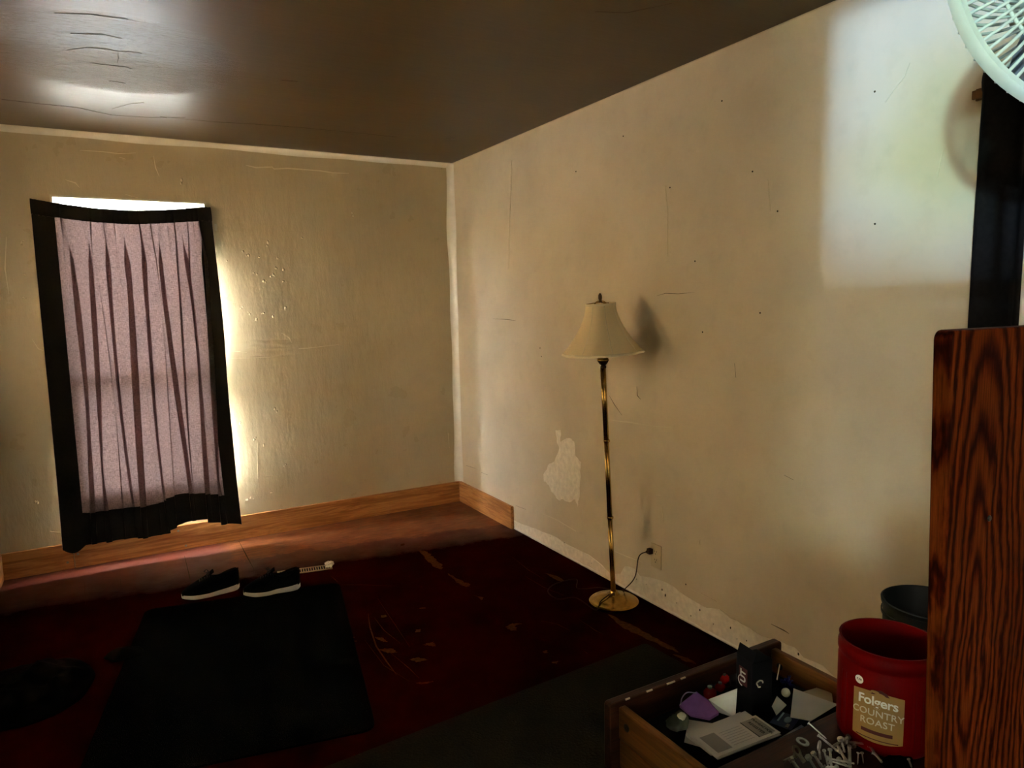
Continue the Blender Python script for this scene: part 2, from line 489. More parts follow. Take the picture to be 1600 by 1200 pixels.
class MB:
    def __init__(self):
        self.v, self.f = [], []

    def add(self, vs, fs):
        k = len(self.v)
        self.v += [tuple(p) for p in vs]
        self.f += [tuple(i + k for i in f) for f in fs]
        return self

    def box(self, x0, x1, y0, y1, z0, z1):
        vs = [(x, y, z) for z in (z0, z1) for y in (y0, y1) for x in (x0, x1)]
        return self.add(vs, [(0, 2, 3, 1), (4, 5, 7, 6), (0, 1, 5, 4), (2, 6, 7, 3), (0, 4, 6, 2), (1, 3, 7, 5)])

    def poly(self, pts, off):
        """closed 3-D polygon extruded by the vector off"""
        n = len(pts)
        off = Vector(off)
        vs = [Vector(p) for p in pts] + [Vector(p) + off for p in pts]
        fs = [tuple(range(n))[::-1], tuple(range(n, 2 * n))]
        fs += [(i, (i + 1) % n, n + (i + 1) % n, n + i) for i in range(n)]
        return self.add(vs, fs)

    def tube(self, pts, rad, n=10, caps=True, closed=False):
        pts = [Vector(p) for p in pts]
        m = len(pts)
        rads = rad if isinstance(rad, (list, tuple)) else [rad] * m
        vs, fs = [], []
        ref = None
        for i, p in enumerate(pts):
            a = pts[(i - 1) % m] if (i > 0 or closed) else p
            b = pts[(i + 1) % m] if (i < m - 1 or closed) else p
            t = (b - a).normalized()
            if ref is None:
                ref = Vector((0, 0, 1)) if abs(t.z) < 0.9 else Vector((1, 0, 0))
            u = (ref - t * ref.dot(t)).normalized()
            ref = u
            w = t.cross(u)
            for k in range(n):
                an = 2 * PI * k / n
                vs.append(p + (u * math.cos(an) + w * math.sin(an)) * rads[i])
        rng = m if closed else m - 1
        for i in range(rng):
            for k in range(n):
                j = (i + 1) % m
                fs.append((i * n + k, i * n + (k + 1) % n, j * n + (k + 1) % n, j * n + k))
        if caps and not closed:
            fs.append(tuple(range(n))[::-1])
            fs.append(tuple(range((m - 1) * n, m * n)))
        return self.add(vs, fs)

    def lathe(self, prof, n=32, c=(0, 0, 0), flute=0, depth=0.0, closed=False):
        """profile of (r, z) turned round z at c"""
        vs, fs = [], []
        for (r, z) in prof:
            for k in range(n):
                a = 2 * PI * k / n
                rr = r * (1 + depth * math.cos(flute * a)) if flute else r
                vs.append((c[0] + rr * math.cos(a), c[1] + rr * math.sin(a), c[2] + z))
        m = len(prof)
        for i in range(m if closed else m - 1):
            j = (i + 1) % m
            for k in range(n):
                fs.append((i * n + k, i * n + (k + 1) % n, j * n + (k + 1) % n, j * n + k))
        if not closed:
            if prof[0][0] > 1e-6:
                fs.append(tuple(range(n))[::-1])
            if prof[-1][0] > 1e-6:
                fs.append(tuple(range((m - 1) * n, m * n)))
        return self.add(vs, fs)

    def grid(self, fn, nu, nv):
        vs = [fn(i / nu, j / nv) for j in range(nv + 1) for i in range(nu + 1)]
        fs = [(j * (nu + 1) + i, j * (nu + 1) + i + 1, (j + 1) * (nu + 1) + i + 1, (j + 1) * (nu + 1) + i)
              for j in range(nv) for i in range(nu)]
        return self.add(vs, fs)

    def blob(self, c, r, sub=2, amp=0.0, freq=3.0, scale=(1, 1, 1), seed=0):
        bm = bmesh.new()
        bmesh.ops.create_icosphere(bm, subdivisions=sub, radius=1.0)
        vs = []
        for v in bm.verts:
            d = v.co.normalized()
            k = 1 + amp * noise.noise(d * freq + Vector((seed, seed * 2.1, 0)))
            vs.append((c[0] + d.x * r * k * scale[0], c[1] + d.y * r * k * scale[1], c[2] + d.z * r * k * scale[2]))
        fs = [tuple(v.index for v in f.verts) for f in bm.faces]
        bm.free()
        return self.add(vs, fs)

    def move(self, mat):
        self.v = [tuple(mat @ Vector(p)) for p in self.v]
        return self

    def build(self, name, mat, parent=None, smooth=False, bevel=0.0, thick=0.0, autos=None):
        me = bpy.data.meshes.new(name)
        me.from_pydata(self.v, [], self.f)
        bm = bmesh.new()
        bm.from_mesh(me)
        bmesh.ops.remove_doubles(bm, verts=bm.verts, dist=1e-6)
        bmesh.ops.recalc_face_normals(bm, faces=bm.faces)
        bm.to_mesh(me)
        bm.free()
        me.materials.append(M[mat] if isinstance(mat, str) else mat)
        if smooth:
            for p in me.polygons:
                p.use_smooth = True
            if autos:
                me.set_sharp_from_angle(angle=math.radians(autos))
        o = bpy.data.objects.new(name, me)
        COL.objects.link(o)
        if parent is not None:
            o.parent = parent
        if thick:
            md = o.modifiers.new('thickness', 'SOLIDIFY')
            md.thickness = thick
            md.offset = 0
        if bevel:
            md = o.modifiers.new('edge', 'BEVEL')
            md.width = bevel
            md.segments = 2
            md.limit_method = 'ANGLE'
        return o


def tag(o, label, cat, group=None):
    o['label'] = label
    o['category'] = cat
    if group:
        o['group'] = group
    return o


def thing(name, label, cat, loc=(0, 0, 0), rotz=0.0, group=None):
    o = bpy.data.objects.new(name, None)
    o.empty_display_size = 0.05
    COL.objects.link(o)
    o.location = loc
    o.rotation_euler = (0, 0, rotz)
    return tag(o, label, cat, group)


def struct(o):
    o['kind'] = 'structure'
    return o


def stuff(o):
    o['kind'] = 'stuff'
    return o


def spath(pts, sub=6):
    """Catmull-Rom through points"""
    P = [Vector(p) for p in pts]
    P = [P[0] * 2 - P[1]] + P + [P[-1] * 2 - P[-2]]
    out = []
    for i in range(1, len(P) - 2):
        a, b, c, d = P[i - 1:i + 3]
        for k in range(sub):
            t = k / sub
            out.append(0.5 * ((2 * b) + (c - a) * t + (2 * a - 5 * b + 4 * c - d) * t * t + (3 * b - a - 3 * c + d) * t ** 3))
    out.append(P[-2])
    return out


def text_mb(s, size, bold=0.0, extrude=0.0004, spacing=1.0):
    cu = bpy.data.curves.new('lettering', 'FONT')
    cu.body = s
    cu.size = size
    cu.align_x = 'CENTER'
    cu.align_y = 'CENTER'
    cu.extrude = extrude
    cu.offset = bold
    cu.space_character = spacing
    cu.resolution_u = 3
    o = bpy.data.objects.new('lettering_tmp', cu)
    COL.objects.link(o)
    bpy.context.view_layer.update()
    dg = bpy.context.evaluated_depsgraph_get()
    me = bpy.data.meshes.new_from_object(o.evaluated_get(dg))
    mb = MB().add([v.co[:] for v in me.vertices], [tuple(p.vertices) for p in me.polygons])
    bpy.data.objects.remove(o, do_unlink=True)
    bpy.data.curves.remove(cu)
    bpy.data.meshes.remove(me)
    return mb


# ================================================================ the room
# outside ground
struct(MB().box(-14, 8, -9, YB + 0.16, -0.55, -0.5).build('ground_outside', 'grass'))
struct(MB().box(-14, 8, YB + 0.16, 14, -0.55, -0.5).build('bounce_yard', 'concrete'))  # pale unseen ground added to bounce light up through the curtain's top gap

floor = struct(MB().box(XL - 0.15, XR + 0.15, YF - 0.15, YB + 0.15, -0.12, 0.0).build('floor', 'floor'))
ceiling = struct(MB().box(XL - 0.15, XR + 0.15, YF - 0.15, YB + 0.15, HC, HC + 0.12).build('ceiling', 'ceiling'))

# back wall with the window opening
WX0, WX1, WZ0, WZ1 = -0.225, 0.550, 0.36, 2.067
b = MB()
b.box(XL - 0.15, WX0, YB, YB + 0.085, 0, HC)
b.box(WX1, XR + 0.15, YB, YB + 0.085, 0, HC)
b.box(WX0, WX1, YB, YB + 0.085, 0, WZ0)
b.box(WX0, WX1, YB, YB + 0.085, WZ1, HC)
wall_back = struct(b.build('wall_back', 'wall_back'))
wall_right = struct(MB().box(XR, XR + 0.15, YF - 0.15, YB, 0, HC).build('wall_right', 'wall_right'))
wall_front = struct(MB().box(XL, XR, YF - 0.15, YF, 0, HC).build('wall_front', 'wall_side'))
# left wall with a window beside the camera
VY0, VY1, VZ0, VZ1 = -1.0, 0.05, 0.90, 2.402
UY0, UY1, UZ0, UZ1 = 2.45, 3.85, 0.95, 2.05     # second left window, unseen, added to light the room
b = MB()
b.box(XL - 0.15, XL, YF - 0.15, VY0, 0, HC)
b.box(XL - 0.15, XL, VY1, UY0, 0, HC)
b.box(XL - 0.15, XL, UY1, YB, 0, HC)
b.box(XL - 0.15, XL, UY0, UY1, 0, UZ0)
b.box(XL - 0.15, XL, UY0, UY1, UZ1, HC)
b.box(XL - 0.15, XL, VY0, VY1, 0, VZ0)
b.box(XL - 0.15, XL, VY0, VY1, VZ1, HC)
wall_left = struct(b.build('wall_left', 'wall_side'))


def cove(name, axis, a0, a1, cx, cz, sx, sz, r, mat='cove', seed=0):
    """concave plaster fillet along an inside corner; the corner is at (cx, cz), the room lies towards (sx, sz)"""
    n, m = 7, 90
    mb = MB()

    def pt(u, v):
        a = a0 + (a1 - a0) * u
        rr = r * (1 + 0.35 * noise.noise(Vector((a * 2.3, seed, 0))))
        t = v * PI / 2
        p = cx + sx * rr * (1 - math.sin(t))
        q = cz + sz * rr * (1 - math.cos(t))
        if axis == 'x':
            return (a, p, q)
        if axis == 'y':
            return (p, a, q)
        return (p, q, a)
    mb.grid(pt, m, n)
    o = mb.build(name, mat, smooth=True)
    return struct(o)


cove('trim_1', 'x', XL, XR, YB - 0.0005, HC - 0.0005, -1, -1, 0.030, seed=1)
cove('trim_2', 'z', 0.15, HC, XR - 0.0005, YB - 0.0005, -1, -1, 0.042, seed=5)
cove('trim_3', 'y', YF, YB, XR - 0.0005, HC - 0.0005, -1, -1, 0.006, 'wall_right', seed=9)

# baseboards: separate pine boards
bb = bpy.data.objects.new('baseboard_back', None)
COL.objects.link(bb)
struct(bb)
for x0, x1, dz in ((XL + 0.021, -0.272, 0.0), (-0.268, XR - 0.021, 0.002)):
    MB().box(x0, x1, YB - 0.021, YB - 0.0005, 0.001, 0.147 + dz).build('board', 'pine', bb, bevel=0.002)
bbr = bpy.data.objects.new('baseboard_right', None)
COL.objects.link(bbr)
struct(bbr)
MB().box(XR - 0.021, XR - 0.0005, 3.80, YB - 0.001, 0.001, 0.149).build('board', 'pine_y', bbr, bevel=0.002)
bbl = bpy.data.objects.new('baseboard_left', None)
COL.objects.link(bbl)
struct(bbl)
MB().box(XL + 0.0005, XL + 0.021, 0.3, YB - 0.001, 0.001, 0.147).build('board', 'pine_y', bbl, bevel=0.002)
# screw heads in the board below the window
for (x, z) in ((-0.2507, 0.0804), (-0.3031, 0.0422), (0.2672, 0.1207), (0.3028, 0.0219)):
    mb = MB().lathe([(0.0, 0), (0.007, 0), (0.007, 0.001), (0.0, 0.0018)], 12)
    mb.move(Matrix.Translation((x, YB - 0.021, z)) @ Matrix.Rotation(PI / 2, 4, 'X'))
    mb.build('screw_head', 'steel_dark', bb)


def window(name, axis, a0, a1, z0, z1, plane, d, rail_z, fr=0.022, hr=0.04, inset=0.0):
    """double-hung window in a wall; d = +1 or -1 points outwards along the wall normal"""
    w = bpy.data.objects.new(name, None)
    COL.objects.link(w)
    struct(w)

    def bx(mb, p0, p1, q0, q1, s0, s1):
        y0, y1 = sorted((plane + d * q0, plane + d * q1))
        if axis == 'x':
            return mb.box(p0, p1, y0, y1, s0, s1)
        return mb.box(y0, y1, p0, p1, s0, s1)
    mb = MB()
    bx(mb, a0 + 0.0005, a0 + fr, 0.03 - inset, 0.14 - inset * 1.1, z0, z1)
    bx(mb, a1 - fr, a1 - 0.0005, 0.03 - inset, 0.14 - inset * 1.1, z0, z1)
    bx(mb, a0 + fr, a1 - fr, 0.03 - inset, 0.14 - inset * 1.1, z1 - fr, z1 - 0.0005)
    mb.build('window_frame', 'sash', w)
    mb = MB()
    bx(mb, a0 + fr, a1 - fr, 0.02 - inset * 0.5, 0.145 - inset * 1.1, z0 + 0.0005, z0 + fr)
    mb.build('window_sill', 'sash', w)
    for nm, s0, s1, q in (('upper_sash', rail_z - 0.02, z1 - fr, 0.105 - inset), ('lower_sash', z0 + fr, rail_z + 0.025, 0.065 - inset)):
        mb = MB()
        i0, i1, st = a0 + fr + 0.001, a1 - fr - 0.001, 0.030
        bx(mb, i0, i0 + st, q - 0.015, q + 0.015, s0, s1)
        bx(mb, i1 - st, i1, q - 0.015, q + 0.015, s0, s1)
        bx(mb, i0 + st, i1 - st, q - 0.015, q + 0.015, s0, s0 + 0.04)
        bx(mb, i0 + st, i1 - st, q - 0.015, q + 0.015, s1 - hr, s1)
        sash = mb.build(nm, 'sash', w)
        mb = MB()
        bx(mb, i0 + st - 0.004, i1 - st + 0.004, q - 0.002, q + 0.002, s0 + 0.036, s1 - hr + 0.004)
        mb.build('pane', 'pane', sash)
    return w


window('window_1', 'x', WX0, WX1, WZ0, WZ1, YB, +1, 1.062, inset=0.052, fr=0.012, hr=0.018)
window('window_2', 'y', VY0, VY1, VZ0, VZ1, XL, -1, 1.50, 0.012, 0.018)
window('fill_window', 'y', UY0, UY1, UZ0, UZ1, XL, -1, 1.45)  # unseen window and blind added as fill light for the right wall
blind = thing('fill_blind', 'unseen cream blind spreading fill light from the added left window', 'blind', (XL, 3.15, UZ0))
MB().box(0.012, 0.0128, -0.75, 0.75, -0.06, 1.15).build('blind_cloth', 'blind', blind)
MB().tube([(0.022, -0.76, 1.165), (0.022, 0.76, 1.165)], 0.016, 14).build('roller', 'blind', blind, smooth=True)
MB().box(0.008, 0.017, -0.75, 0.75, -0.075, -0.06).build('bottom_bar', 'sash', blind)

# --- unseen outside the left window: added roof and hedge shape the light, a shrub
struct(MB().box(-6.6, XL - 0.16, -4.6, 1.6, 2.46, 2.54).build('sky_block_roof', 'roofing'))  # unseen roof added to keep high sky light out
hb = MB()  # unseen hedge added to mask the sky, with a gap for the sun
hb.grid(lambda u, v: (-8.0 + 0.25 * noise.noise(Vector((u * 22, v * 5, 1))), -12 + 14 * u, -0.5 + (2.06 if -5.1 < -12 + 14 * u < -3.6 else 4.6) * v + (0.10 * noise.noise(Vector((u * 30, 3, 2))) if v > 0.9 else 0)), 60, 14)
hb.grid(lambda u, v: (-8.0 + 12 * u, -7.0 + 0.25 * noise.noise(Vector((u * 18, v * 5, 8))), -0.5 + 4.6 * v), 50, 14)
hedge = hb.build('sky_block_hedge', 'hedge', thick=0.5)
tag(hedge, 'unseen green hedge added outside to block skylight, gapped for the sun', 'hedge')

shrub = thing('unseen_shrub', 'unseen leafy green shrub outside, set to tint the sun patch', 'shrub', (-4.6, -2.45, -0.5))  # unseen leaf clusters placed to tint the sun patch green
mb = MB()
mb.tube([(0, 0, 0), (0.05, 0.02, 1.2), (0.0, 0.1, 2.2)], [0.04, 0.03, 0.015], 8)
mb.build('stem', 'bark', shrub)
lm = MB()
r2 = random.Random(3)
for i in range(300):
    # clusters: (along-beam sideways offset, height)
    cy, cz, sp = [(-0.07, 2.26, 0.07), (-0.08, 2.58, 0.06), (-0.22, 2.42, 0.06), (0.06, 2.40, 0.05)][i % 4]
    c = Vector((r2.uniform(-0.25, 0.25), cy + r2.gauss(0, sp), cz + r2.gauss(0, sp * 0.8)))
    a = r2.uniform(0, 2 * PI)
    rot = Euler((r2.uniform(-0.8, 0.8), r2.uniform(-0.8, 0.8), a)).to_matrix()
    L, W = r2.uniform(0.07, 0.11), r2.uniform(0.03, 0.045)
    pts = [(-L / 2, 0, 0), (-L * .2, W / 2, .004), (L * .2, W / 2, .004), (L / 2, 0, 0), (L * .2, -W / 2, .004), (-L * .2, -W / 2, .004)]
    lm.add([c + rot @ Vector(p) for p in pts], [(0, 1, 2, 3), (0, 3, 4, 5)])
stuff(lm.build('leaves', 'leaf', shrub))

# ---------------------------------------------------------------- marks on the walls


def right_poly(pts, t=0.0012, mb=None):
    mb = mb or MB()
    return mb.poly([(XR - 0.0002, y, z) for (y, z) in pts], (-t, 0, 0))


def back_poly(pts, t=0.0012, mb=None):
    mb = mb or MB()
    return mb.poly([(x, YB - 0.0002, z) for (x, z) in pts], (0, -t, 0))


def ceil_poly(pts, t=0.001, mb=None):
    mb = mb or MB()
    return mb.poly([(x, y, HC - 0.0002) for (x, y) in pts], (0, 0, -t))


def jag(pts, amp, sub, seed):
    """add a ragged edge to a closed 2-D outline"""
    out = []
    r = random.Random(seed)
    for i, (a, b_) in enumerate(zip(pts, pts[1:] + pts[:1])):
        for k in range(sub):
            t = k / sub
            j = amp if k else amp * 0.3
            out.append((a[0] + (b_[0] - a[0]) * t + r.uniform(-j, j), a[1] + (b_[1] - a[1]) * t + r.uniform(-j, j)))
    return out


def ribbon(pts, w):
    """thin closed outline round a 2-D polyline, tapering to the ends"""
    L, R = [], []
    n = len(pts)
    for i, p in enumerate(pts):
        a = Vector(pts[max(0, i - 1)])
        c = Vector(pts[min(n - 1, i + 1)])
        d = (c - a).normalized()
        nn = Vector((-d.y, d.x))
        ww = w * (0.25 if i in (0, n - 1) else 1.0)
        L.append(tuple(Vector(p) + nn * ww / 2))
        R.append(tuple(Vector(p) - nn * ww / 2))
    return L + R[::-1]


patch = [(3.301, 0.7188), (3.248, 0.7267), (3.25, 0.6607), (3.16, 0.697), (3.117, 0.6825), (3.107, 0.6061), (3.053, 0.5807), (3.06, 0.4979),
         (3.067, 0.4072), (3.087, 0.3236), (3.111, 0.3611), (3.167, 0.3293), (3.231, 0.3323), (3.277, 0.3138), (3.31, 0.3323), (3.35, 0.3496),
         (3.377, 0.3818), (3.432, 0.3927), (3.438, 0.4301), (3.388, 0.4939), (3.346, 0.5172), (3.305, 0.555), (3.264, 0.6216), (3.289, 0.6542)]
o = right_poly(jag(patch, 0.006, 3, 1)).build('peeled_patch', 'plaster', wall_right)
o['label'] = 'white bare plaster where paint has peeled'
strip_top = [(3.801, 0.0571), (3.626, 0.0671), (3.535, 0.0759), (3.357, 0.0868), (3.236, 0.0797), (3.109, 0.0805), (2.989, 0.0813), (2.875, 0.0644),
             (2.809, 0.0409), (2.714, 0.0661), (2.679, 0.1182), (2.604, 0.1295), (2.566, 0.1066), (2.427, 0.1348), (2.341, 0.1373), (2.29, 0.1248), (2.189, 0.117),
             (2.12, 0.114), (2.047, 0.1364), (1.986, 0.1207), (1.918, 0.1204), (1.859, 0.1149), (1.795, 0.1148), (1.735, 0.1275), (1.671, 0.1296),
             (1.633, 0.1082), (1.552, 0.113)]
strip = jag(strip_top, 0.004, 2, 2)[:-1] + [(1.35, 0.03), (1.35, 0.001), (3.795, 0.001)]
o = right_poly(strip, 0.0015).build('bare_plaster_strip', 'plaster', wall_right)
o['label'] = 'ragged strip of white plaster along the floor'
# lumpy old glue along the foot of the wall
mb = MB()
mb.grid(lambda u, v: (XR - 0.0016 - 0.006 * math.sin(v * PI) * (0.7 + 0.6 * noise.noise(Vector((u * 60, v * 3, 0)))),
                      3.79 - u * 2.4, 0.0005 + v * (0.014 + 0.006 * noise.noise(Vector((u * 40, 7, 0))))), 220, 5)
mb.build('glue_bead', 'cove', wall_right, smooth=True)
# dark specks on the bare strip, nail holes in the paint
mb = MB()
for (y, z, r) in [(*(2.59, 0.0821), .004), (*(2.518, 0.0809), .003), (*(2.405, 0.0957), .008), (*(2.383, 0.0757), .010), (*(2.306, 0.0672), .004),
                  (*(2.162, 0.0892), .006), (*(2.216, 0.0414), .004), (*(2.082, 0.0568), .004), (*(1.986, 0.0791), .006), (*(1.9, 0.0595), .005),
                  (*(1.95, 0.0463), .003), (*(1.653, 0.112), .009), (*(3.371, 0.075), .003), (*(3.223, 0.0798), .004), (*(2.96, 0.0438), .003), (*(2.25, 0.1753), .004)]:
    a = rnd.uniform(0, 2)
    right_poly([(y + r * math.cos(a + k) * rnd.uniform(.4, .7), z + r * math.sin(a + k) * rnd.uniform(.6, 1.1)) for k in (0, 1.3, 2.4, 3.6, 5)], 0.0022, mb)
stuff(mb.build('dirt_specks', 'dirt', wall_right))
for (y, z) in ((2.688, 2.207), (1.433, 2.085), (2.214, 1.602), (2.166, 1.306), (3.452, 1.178), (3.439, 1.13), (3.075, 2.11), (2.076, 2.215), (1.797, 1.758), (2.369, 1.926), (1.917, 1.919), (1.867, 1.387), (1.415, 1.673)):
    right_poly([(y + 0.0035 * math.cos(k), z + 0.0035 * math.sin(k)) for k in (0, 1, 2, 3, 4, 5)], 0.0015).build('nail_hole', 'dirt', wall_right)

# hairline cracks, scrapes and paint ridges
mb = MB()
for pts, w in (([(2.449, 1.462), (2.394, 1.472), (2.313, 1.468), (2.216, 1.472)], .002), ([(2.803, 0.9699), (2.762, 0.9292), (2.702, 0.8823)], .003),
               ([(4.024, 1.341), (3.854, 1.339), (3.727, 1.333)], .003), ([(4.486, 0.2834), (4.332, 0.2904)], .004), ([(4.245, 0.2808), (4.15, 0.2824)], .003),
               ([(2.59, 1.036), (2.586, 0.9931), (2.562, 0.9773)], .004), ([(3.772, 0.1611), (3.646, 0.168)], .003), ([(1.993, 0.0957), (1.948, 0.0945)], .003),
               ([(1.782, 0.1784), (1.722, 0.1771), (1.698, 0.174)], .004), ([(1.74, 0.7826), (1.697, 0.7722)], .002), ([(1.989, 1.186), (1.981, 1.13)], .002)):
    right_poly(ribbon(pts, w), 0.001, mb)
stuff(mb.build('hairline_cracks', 'crack', wall_right))
mb = MB()
for pts, w in (([(1.323, 2.14), (1.339, 2.104), (1.37, 2.075), (1.397, 2.043)], .004), ([(1.208, 1.868), (1.217, 1.837), (1.224, 1.788)], .003),
               ([(2.412, 0.4977), (2.403, 0.4543), (2.399, 0.422)], .005), ([(2.448, 0.5411), (2.421, 0.5442)], .004), ([(2.17, 0.406), (2.166, 0.3843)], .004),
               ([(2.783, 0.8455), (2.638, 0.8562), (2.476, 0.8608), (2.327, 0.8767)], .004), ([(2.756, 0.171), (2.663, 0.173), (2.551, 0.1825)], .005),
               ([(2.218, 0.1659), (2.14, 0.1646), (2.066, 0.1634)], .004), ([(3.495, 0.1902), (3.3, 0.1946), (3.107, 0.18)], .003),
               ([(2.397, 1.939), (2.384, 1.827), (2.379, 1.634)], .003), ([(3.735, 2.286), (3.77, 1.992), (3.801, 1.649)], .003), ([(1.844, 1.879), (1.829, 1.762)], .002)):
    right_poly(ribbon(pts, w), 0.002, mb)
stuff(mb.build('paint_ridges', 'ridge', wall_right))

mb = MB()
for pts, w in (([(0.789, 2.299), (0.8474, 2.289), (0.942, 2.3), (0.9528, 2.289), (1.038, 2.299), (1.236, 2.298), (1.318, 2.291), (1.423, 2.295)], .007), ([(0.2921, 2.312), (0.2974, 2.248), (0.3136, 2.2)], .005),
               ([(-0.0658, 2.313), (0.0399, 2.315), (0.1168, 2.311), (0.2027, 2.322)], .004), ([(0.6135, 1.186), (0.7238, 1.172), (0.8965, 1.179), (1.096, 1.177), (1.305, 1.192)], .005),
               ([(0.6288, 1.138), (0.855, 1.133), (0.9935, 1.15)], .004), ([(0.8668, 1.003), (0.9053, 0.992)], .005), ([(0.7641, 0.3816), (0.8378, 0.3669)], .004),
               ([(2.067, 0.5171), (2.073, 0.4033)], .005), ([(2.099, 0.2576), (2.14, 0.2567)], .004), ([(0.7581, 0.6052), (0.7506, 0.5445), (0.7439, 0.3679)], .003),
               ([(0.9415, 1.282), (0.987, 1.248), (1.008, 1.198)], .006), ([(-0.434, 1.841), (-0.4537, 1.675), (-0.4485, 1.54)], .006), ([(-0.367, 1.3), (-0.3426, 1.246), (-0.3203, 1.235)], .004),
               ([(0.1184, 2.291), (0.1463, 2.286)], .005), ([(-0.1466, 2.152), (-0.1004, 2.138), (-0.0844, 2.115)], .006), ([(0.1348, 2.09), (0.1943, 2.075)], .006), ([(-0.3728, 0.2306), (-0.3229, 0.214)], .004)):
    back_poly(ribbon(pts, w), 0.003, mb)
stuff(mb.build('paint_ridges', 'ridge', wall_back))
mb = MB()
r3 = random.Random(11)
spots = [(0.7464, 1.785), (0.7559, 1.758), (0.834, 1.751), (0.8952, 1.822), (0.9521, 1.741), (0.9295, 1.685), (0.9716, 1.674), (0.9756, 1.606), (0.8054, 1.65), (0.8955, 1.63),
         (0.9154, 1.642), (0.8518, 1.603), (0.7035, 1.448), (0.7529, 1.404), (0.7922, 1.367), (0.833, 1.414), (0.9046, 1.388), (0.9703, 1.442), (0.7483, 0.635), (0.7917, 0.5847), (0.9135, 0.4361),
         (0.6673, 0.2471), (0.7059, 0.2493), (0.8239, 0.2641), (0.6368, 1.726), (-0.3727, 1.641), (-0.3637, 1.816), (-0.377, 1.523), (-0.418, 0.4027), (1.431, 2.035), (0.4252, 2.175), (1.093, 1.874), (0.6077, 0.8033), (0.6596, 0.7379), (0.8745, 0.798)]
for (x, z) in spots:
    for k in range(2):
        mb.blob((x + r3.gauss(0, .006), YB, z + r3.gauss(0, .006)), r3.uniform(.004, .008), 1, 0.5, 2.0, (1, .45, r3.uniform(.7, 1.6)), r3.random() * 9)
stuff(mb.build('paint_drips', 'ridge', wall_back, smooth=True))
# the patched plaster edge right of the window
mb = MB()
mb.grid(lambda u, v: (0.64 + u * 0.46, YB - 0.001 - 0.006 * math.sin(PI * u) * math.sin(PI * v) * (1 + 0.6 * noise.noise(Vector((u * 6, v * 5, 3)))), 1.14 + v * 0.10 + 0.01 * noise.noise(Vector((u * 5, 0, 4)))), 40, 16)
mb.build('patch_lump', 'wall_back', wall_back, smooth=True)
# ceiling cracks and ridges
mb = MB()
for pts, w in (([(-0.058, 3.185), (0.0045, 3.125), (0.0659, 3.109), (0.1054, 3.119), (0.1388, 3.103), (0.1857, 3.103)], .0028), ([(0.1054, 3.119), (0.1084, 3.195), (0.1048, 3.262)], .0028),
               ([(0.0111, 3.308), (0.0655, 3.306), (0.1319, 3.299), (0.157, 3.313)], .0035), ([(0.0767, 3.525), (0.1122, 3.527), (0.1386, 3.534)], .0035),
               ([(-0.0405, 2.994), (0.0078, 2.977), (0.0565, 2.953), (0.1158, 2.97)], .0022), ([(-0.0777, 2.817), (0.0213, 2.779), (0.1315, 2.77)], .0020)):
    ceil_poly(ribbon(pts, w), 0.0012, mb)
stuff(mb.build('ceiling_cracks', 'dirt', ceiling))
mb = MB()
for pts, w in (([(-0.3482, 4.032), (-0.2084, 4.046), (-0.0555, 4.046), (0.0912, 4.13), (0.2747, 4.098), (0.4156, 4.018)], .010), ([(0.3015, 4.058), (0.5406, 4.058), (0.756, 4.016), (0.9829, 3.987), (1.53, 3.981)], .005),
               ([(1.495, 2.012), (1.598, 1.972), (1.681, 1.843)], .005), ([(0.0906, 4.001), (0.1688, 3.866), (0.2204, 3.818)], .005), ([(1.802, 3.892), (1.867, 3.88)], .005), ([(0.7193, 3.204), (0.7838, 3.192)], .0028)):
    ceil_poly(ribbon(pts, w), 0.0012, mb)
stuff(mb.build('ceiling_ridges', 'ceiling', ceiling))

